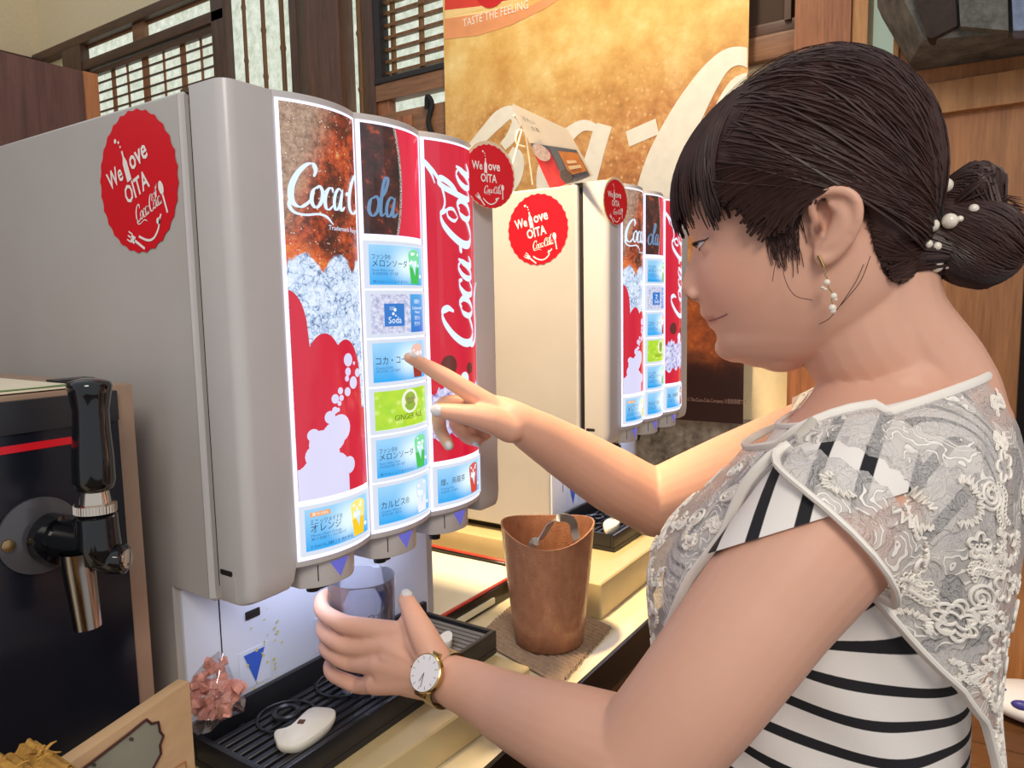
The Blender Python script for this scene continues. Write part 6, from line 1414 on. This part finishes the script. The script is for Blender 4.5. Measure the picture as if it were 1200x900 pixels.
# swept-back strands: from the hair line and parting to the knot
start_line = [((880, 108), 0.0), ((862, 128), -.022), ((850, 150), -.036), ((842, 180), -.048), ((846, 210), -.056), ((868, 226), -.062), ((892, 240), -.066), ((908, 262), -.068), ((918, 290), -.069), ((930, 285), -.070), ((940, 258), -.071), ((947, 232), -.071)]
def along(line, t):
    k = t * (len(line) - 1); i = min(int(k), len(line) - 2); f_ = k - i; a, b_ = line[i], line[i + 1]
    return (a[0][0] * (1 - f_) + b_[0][0] * f_, a[0][1] * (1 - f_) + b_[0][1] * f_), a[1] * (1 - f_) + b_[1] * f_
for k in range(1750):
    far_ = rr.random() < 0.22; t = rr.random(); (px_, py_), lat = along(start_line, t)
    px_ += rr.uniform(-34, 26) + (rr.uniform(0, 110) if rr.random() < .35 and t < .5 else 0); py_ += rr.uniform(-10, 4)
    if far_: q_ = HP((px_, py_), lat) - Hc; d0 = (HQ(q_.dot(hf), q_.z, -lat) - OH).normalized()
    else: d0 = dirof((px_, py_), lat)
    d1 = (K + Vector((0, 0, rr.gauss(0, .010))) + hl * rr.gauss(-.012 if not far_ else .012, .012) - OH).normalized()
    lm = .010 + .006 * (1 - t) + rr.uniform(-.002, .0025)
    via = None
    if t > 0.42:
        q_ = HP((968 + rr.uniform(-20, 20), 208 - 60 * (1 - t) + rr.uniform(-10, 6)), -.072) - Hc; via = (HQ(q_.dot(hf), q_.z, .072 if far_ else -.072) - OH).normalized()
    strand(d0, d1, rr.uniform(.0085, .0125), lm, .007, .00125, .0011, wob=.0022, via=via, check=4)
# behind the ear and the nape, up to the knot
nape = [((1008, 236), -.071), ((1016, 258), -.069), ((1026, 292), -.064), ((1040, 318), -.056), ((1056, 328), -.045), ((1074, 330), -.03), ((1090, 328), -.0)]
for k in range(260):
    t = rr.random(); (px_, py_), lat = along(nape, t); far_ = rr.random() < .3
    q_ = HP((px_ + rr.uniform(-4, 4), py_ + rr.uniform(-4, 4)), lat) - Hc; d0 = (HQ(q_.dot(hf), q_.z, -lat if far_ else lat) - OH).normalized()
    d1 = (K + Vector((0, 0, rr.gauss(-.006, .008))) + hl * rr.gauss(-.01 if not far_ else .01, .01) - OH).normalized(); strand(d0, d1, .003, .008, .008, .0011, .0011, 10, .0012, check=1)
# fringe
FR = MB()
for k in range(520):
    t = rr.random(); lat0 = -.050 + .095 * t; clump = round(t * 16) / 16
    sx = 872 + rr.uniform(-14, 26) + 10 * abs(lat0) / .05; d0 = dirof((sx, 118 + rr.uniform(-10, 16) + 240 * max(0, -lat0 - .02)), lat0 * .75)
    latE = -.058 + .105 * (0.35 * t + 0.65 * clump) + rr.uniform(-.003, .003)
    # lower ends: to the brow in front, a longer lock at the temple
    wside = sstep(-latE, .028, .055)
    ey = 264 + rr.uniform(-26, 8) + 7 * math.sin(clump * 40) - 14 * sstep(-latE, .0, .03) + 4 * wside; ex = 812 + 44 * wside
    ab_ = ab((ex, ey), max(-.058, latE)); d1 = (HQ(ab_[0], ab_[1], latE) - OH).normalized()
    strand(d0, d1, .010, .0175, .0060 + .003 * (1 - wside) + rr.uniform(0, .002), .0013, .0005, 14, .0016, FR)
for k in range(300):   # side-swept lock from the crown to the temple
    t = rr.random(); c_ = round(t * 7) / 7 * .7 + t * .3
    d0 = dirof((886 + 50 * rr.random(), 112 + 30 * t + rr.uniform(-8, 8)), -.020 - .030 * t); via = dirof((842 + 22 * c_, 165 + 10 * rr.random()), -.050)
    ex, ey = 838 + 30 * c_ + rr.uniform(-3, 3), 240 + 12 * math.sin(c_ * 7) + rr.uniform(-12, 10); d1 = dirof((ex, ey), -.0575)
    strand(d0, d1, .011, .0145, .0035 + rr.uniform(0, .002), .0012, .0004, 14, .0016, FR, via=via)
part('fringe', FR, M_hair, hair, kind='stuff', smooth=True)
# sideburn wisps and flyaways
FW = MB()
for k in range(110):
    px_, py_ = rr.uniform(896, 936), rr.uniform(238, 284); d0 = dirof((px_, py_), -.0695); d1 = dirof((px_ + rr.uniform(-2, 14), py_ + rr.uniform(14, 44)), -.068); strand(d0, d1, .003, .002, .0015, .0006, .00025, 8, .001, FW)
for pts_ in ([(920, 290), (918, 320), (930, 345), (952, 352)], [(914, 285), (908, 312), (905, 330)], [(980, 232), (988, 255), (984, 290), (980, 305)], [(1012, 310), (1000, 335), (975, 370), (960, 380)], [(1020, 300), (1008, 330), (985, 358)]):
    FW.tube(catmull([tuple(HP(p, -.074)) for p in pts_], 6), 0.00028, 4)
for k in range(60):
    d0 = dirof((rr.uniform(860, 1040), rr.uniform(95, 150)), rr.uniform(-.05, .03)); d1 = (slerp(d0, dK, rr.uniform(.15, .4)) + hl * rr.uniform(-.15, .1)).normalized(); strand(d0, d1, .0145, .0165, .0150, .00025, .00015, 8, .0015, FW)
for k in range(420):   # temple hair combed back over the ear
    far_ = rr.random() < .15; L2 = -1 if not far_ else 1
    q_ = HP((rr.uniform(846, 945), 0), -.064) - Hc; px_ = rr.uniform(846, 940); yb_ = float(np.interp(px_, [p[0] for p in HL_], [p[1] for p in HL_])); q_ = HP((px_, yb_ - rr.uniform(2, 46)), -.064) - Hc
    d0 = (HQ(q_.dot(hf), q_.z, L2 * .064) - OH).normalized(); q_ = HP((972 + rr.uniform(-24, 24), rr.uniform(168, 214)), -.072) - Hc; via = (HQ(q_.dot(hf), q_.z, L2 * .072) - OH).normalized()
    d1 = (K + Vector((0, 0, rr.gauss(0, .009))) + hl * L2 * rr.uniform(0, .02) - OH).normalized(); strand(d0, d1, .0110, .0130, .008, .0012, .0011, 14, .0016, via=via, check=2)
part('flyaway_hair', FW, M_hair, hair, kind='stuff', smooth=True)
part('swept_strand', SM, M_hair, hair, kind='stuff', smooth=True)
# bun
BC = HP((1146, 286)); BM = MB()
BM.ball(BC, (.036, .0345, .0335), 32, 20); BM.ball(HP((1120, 272)), (.030, .024, .026), 24, 16); BM.ball(HP((1100, 266)), (.022, .020, .026), 20, 14); BM.ball(HP((1064, 300)), (.046, .024, .024), 24, 16); BM.ball(HP((1080, 284)), (.036, .022, .026), 24, 16)
tube_closed(BM, [HP((1098, 252)), HP((1125, 230)), HP((1150, 214)), HP((1163, 212))], [.014, .0165, .0175, .010], 18)
tube_closed(BM, [HP((1130, 300)), HP((1140, 318)), HP((1150, 330))], [.018, .014, .006], 14)
bun_me = voxel_mesh(BM, 0.0025, 4); bb = BVHTree.FromPolygons([v_.co.copy() for v_ in bun_me.vertices], [tuple(p.vertices) for p in bun_me.polygons])
bun_me.transform(Matrix.Translation(-ORG[person.name])); bun_me.polygons.foreach_set('use_smooth', [True] * len(bun_me.polygons))
bun = link('bun', bun_me, M_hair, hair); ORG[bun.name] = ORG[person.name]
BS = MB()
for k in range(420):
    a0 = rr.uniform(0, 6.28); ax_b = (BC - K).normalized(); u1 = ax_b.orthogonal().normalized(); u2 = ax_b.cross(u1); tw_ = rr.uniform(.5, 1.3); pts_ = []; end = rr.uniform(.6, 1.0)
    for j in range(13):
        t = j / 12 * end; th = math.pi * (0.98 - 0.95 * t); a = a0 + tw_ * t
        d = (ax_b * math.cos(th) + (u1 * math.cos(a) + u2 * math.sin(a)) * math.sin(th)).normalized(); h = bb.ray_cast(BC + d * .2, -d); p = h[0] if h[0] is not None else BC + d * .03
        pts_.append(p + d * rr.uniform(.0004, .0012))
    BS.tube(pts_, [.0011] * 12 + [.0006], 4, cap=False)
for k in range(120):
    p0 = HP((1098 + rr.uniform(-3, 10), 250 + rr.uniform(-8, 8)), rr.uniform(-.012, .012)); e_ = HP((1164 + rr.uniform(-8, 5), rr.uniform(199, 234)), rr.uniform(-.016, .016)); m_ = p0.lerp(e_, .5) + Vector((0, 0, rr.uniform(.0, .008))) + hl * rr.uniform(-.015, .008)
    BS.tube(catmull([tuple(p0), tuple(m_), tuple(e_)], 6), [.0011] * 9 + [.0009, .0007, .0005, .0003], 4, cap=False)
for k in range(14):
    p0 = HP((1160 + rr.uniform(-10, 10), 240 + rr.uniform(-4, 8)), -.01); e_ = p0 + hf * -rr.uniform(.012, .026) + Vector((0, 0, rr.uniform(-.008, .002))); BS.tube([p0, p0.lerp(e_, .5) + Vector((0, 0, .003)), e_], [.0008, .0006, .0002], 4)
part('bun_strand', BS, M_hair, hair, kind='stuff', smooth=True)
ht = MB().tube([HP((1098, 272)) + (Vector((0, 0, 1)) * math.cos(a) * .024 + hl * math.sin(a) * .024) for a in [2 * math.pi * i / 28 for i in range(29)]], 0.004, 8)
tie = part('hair_tie', ht, mat('black_elastic', s(18, 18, 20), 0.7), hair, 'black hair tie set with pearls', smooth=True)
for (x, y, r) in ((1107.6, 217.8, 8), (1101, 232.5, 5), (1098, 241, 4), (1113, 259, 8), (1125, 256.5, 3.4), (1141, 244.8, 5), (1092.5, 264, 7), (1082.5, 274, 2.2), (1087.8, 286, 4.5), (1098, 288.6, 4.7), (1097, 311, 7.5), (1110, 312, 3)):
    o_ = Vector((CAM_X, CAM_Y, CAM_Z)); d = Vector(ray((x, y))).normalized(); h = bb.ray_cast(o_, d); hb_ = bvh.ray_cast(o_, d)
    cand = [q_[0] for q_ in (h, hb_) if q_[0] is not None]; p = min(cand, key=lambda q_: (q_ - o_).length) if cand else HP((x, y), -.02)
    rad = r * (p - o_).length / 900; part('pearl', MB().ball(p - d * (rad * .6 + (.010 if not (h[0] is not None and (h[0] - p).length < 1e-6) else 0)), rad, 16, 10), M_pearl, tie, smooth=True)
# ------------------------------------------------------------------ things at the far right
M_dk = mat('black_fabric', s(24, 25, 28), 0.9, var=0.2)
bgx = 0.95
hc_ = MB(); y0_ = on((1191, 500), 0, XW - 0.10).y
hc_.grid(lambda u, v: (XW - 0.064 - (0.05 + 0.012 * math.sin(u * 22)) * math.sin(math.pi * min(1, max(0, u * 1.0))) ** 0.4 - 0.001, y0_ - 0.55 * u, 0.80 + 0.66 * v), 40, 12)
hc_.grid(lambda u, v: (XW - 0.0615, y0_ - 0.55 * u, 0.80 + 0.66 * v), 40, 12)
single('hanging_cloth', 'dark cloth hanging on the plywood wall behind the woman', 'cloth', hc_, M_dk, (XW - 0.09, y0_ - 0.27, 0.80), smooth=True)
bn = thing('wooden_bench', 'brown wooden bench along the plywood wall behind the woman', 'bench', (1.24, -0.95, 0))
for k in range(3): part('plank', MB().box(1.02 + k * .132, 1.148 + k * .132, -1.55, -0.36, 0.425, 0.45), M_floor, bn, bevel=0.003)
for x in (1.06, 1.36):
    for y in (-1.5, -0.42): part('leg', MB().box(x - .025, x + .025, y - .025, y + .025, 0, 0.4245), M_wood_dark, bn, bevel=0.003)
cb_ = thing('patterned_pouch', 'white pouch with blue and lime pattern lying on the wooden bench', 'pouch', tuple(on((1192, 838), 2, 0.4505)))
pc_ = ORG[cb_.name]
pp_ = MB().ball(pc_ + Vector((0, -.03, .034)), (.07, .095, .0335), 28, 16); pou = part('pouch', pp_, mat('white_vinyl', s(232, 232, 238), 0.4), cb_, smooth=True)
for (a, b_, m_, r_) in ((0.3, .5, ('pouch_blue', s(70, 66, 150)), .020), (1.1, .7, ('pouch_blue', s(70, 66, 150)), .016), (0.0, -.2, ('pouch_lime', s(190, 220, 40)), .014), (0.8, .2, ('pouch_lime', s(190, 220, 40)), .012), (-.4, .6, ('pouch_blue', s(70, 66, 150)), .013)):
    d = Vector((-math.cos(b_) * math.cos(a), math.cos(b_) * math.sin(a), math.sin(b_))); q_ = pc_ + Vector((0, -.03, .034)) + Vector((d.x * .07, d.y * .095, d.z * .0335)) * .97
    part('pattern_patch', MB().ball(q_, (r_ * .5, r_, r_ * .5), 12, 8), mat(m_[0], m_[1], 0.4), pou, smooth=True)
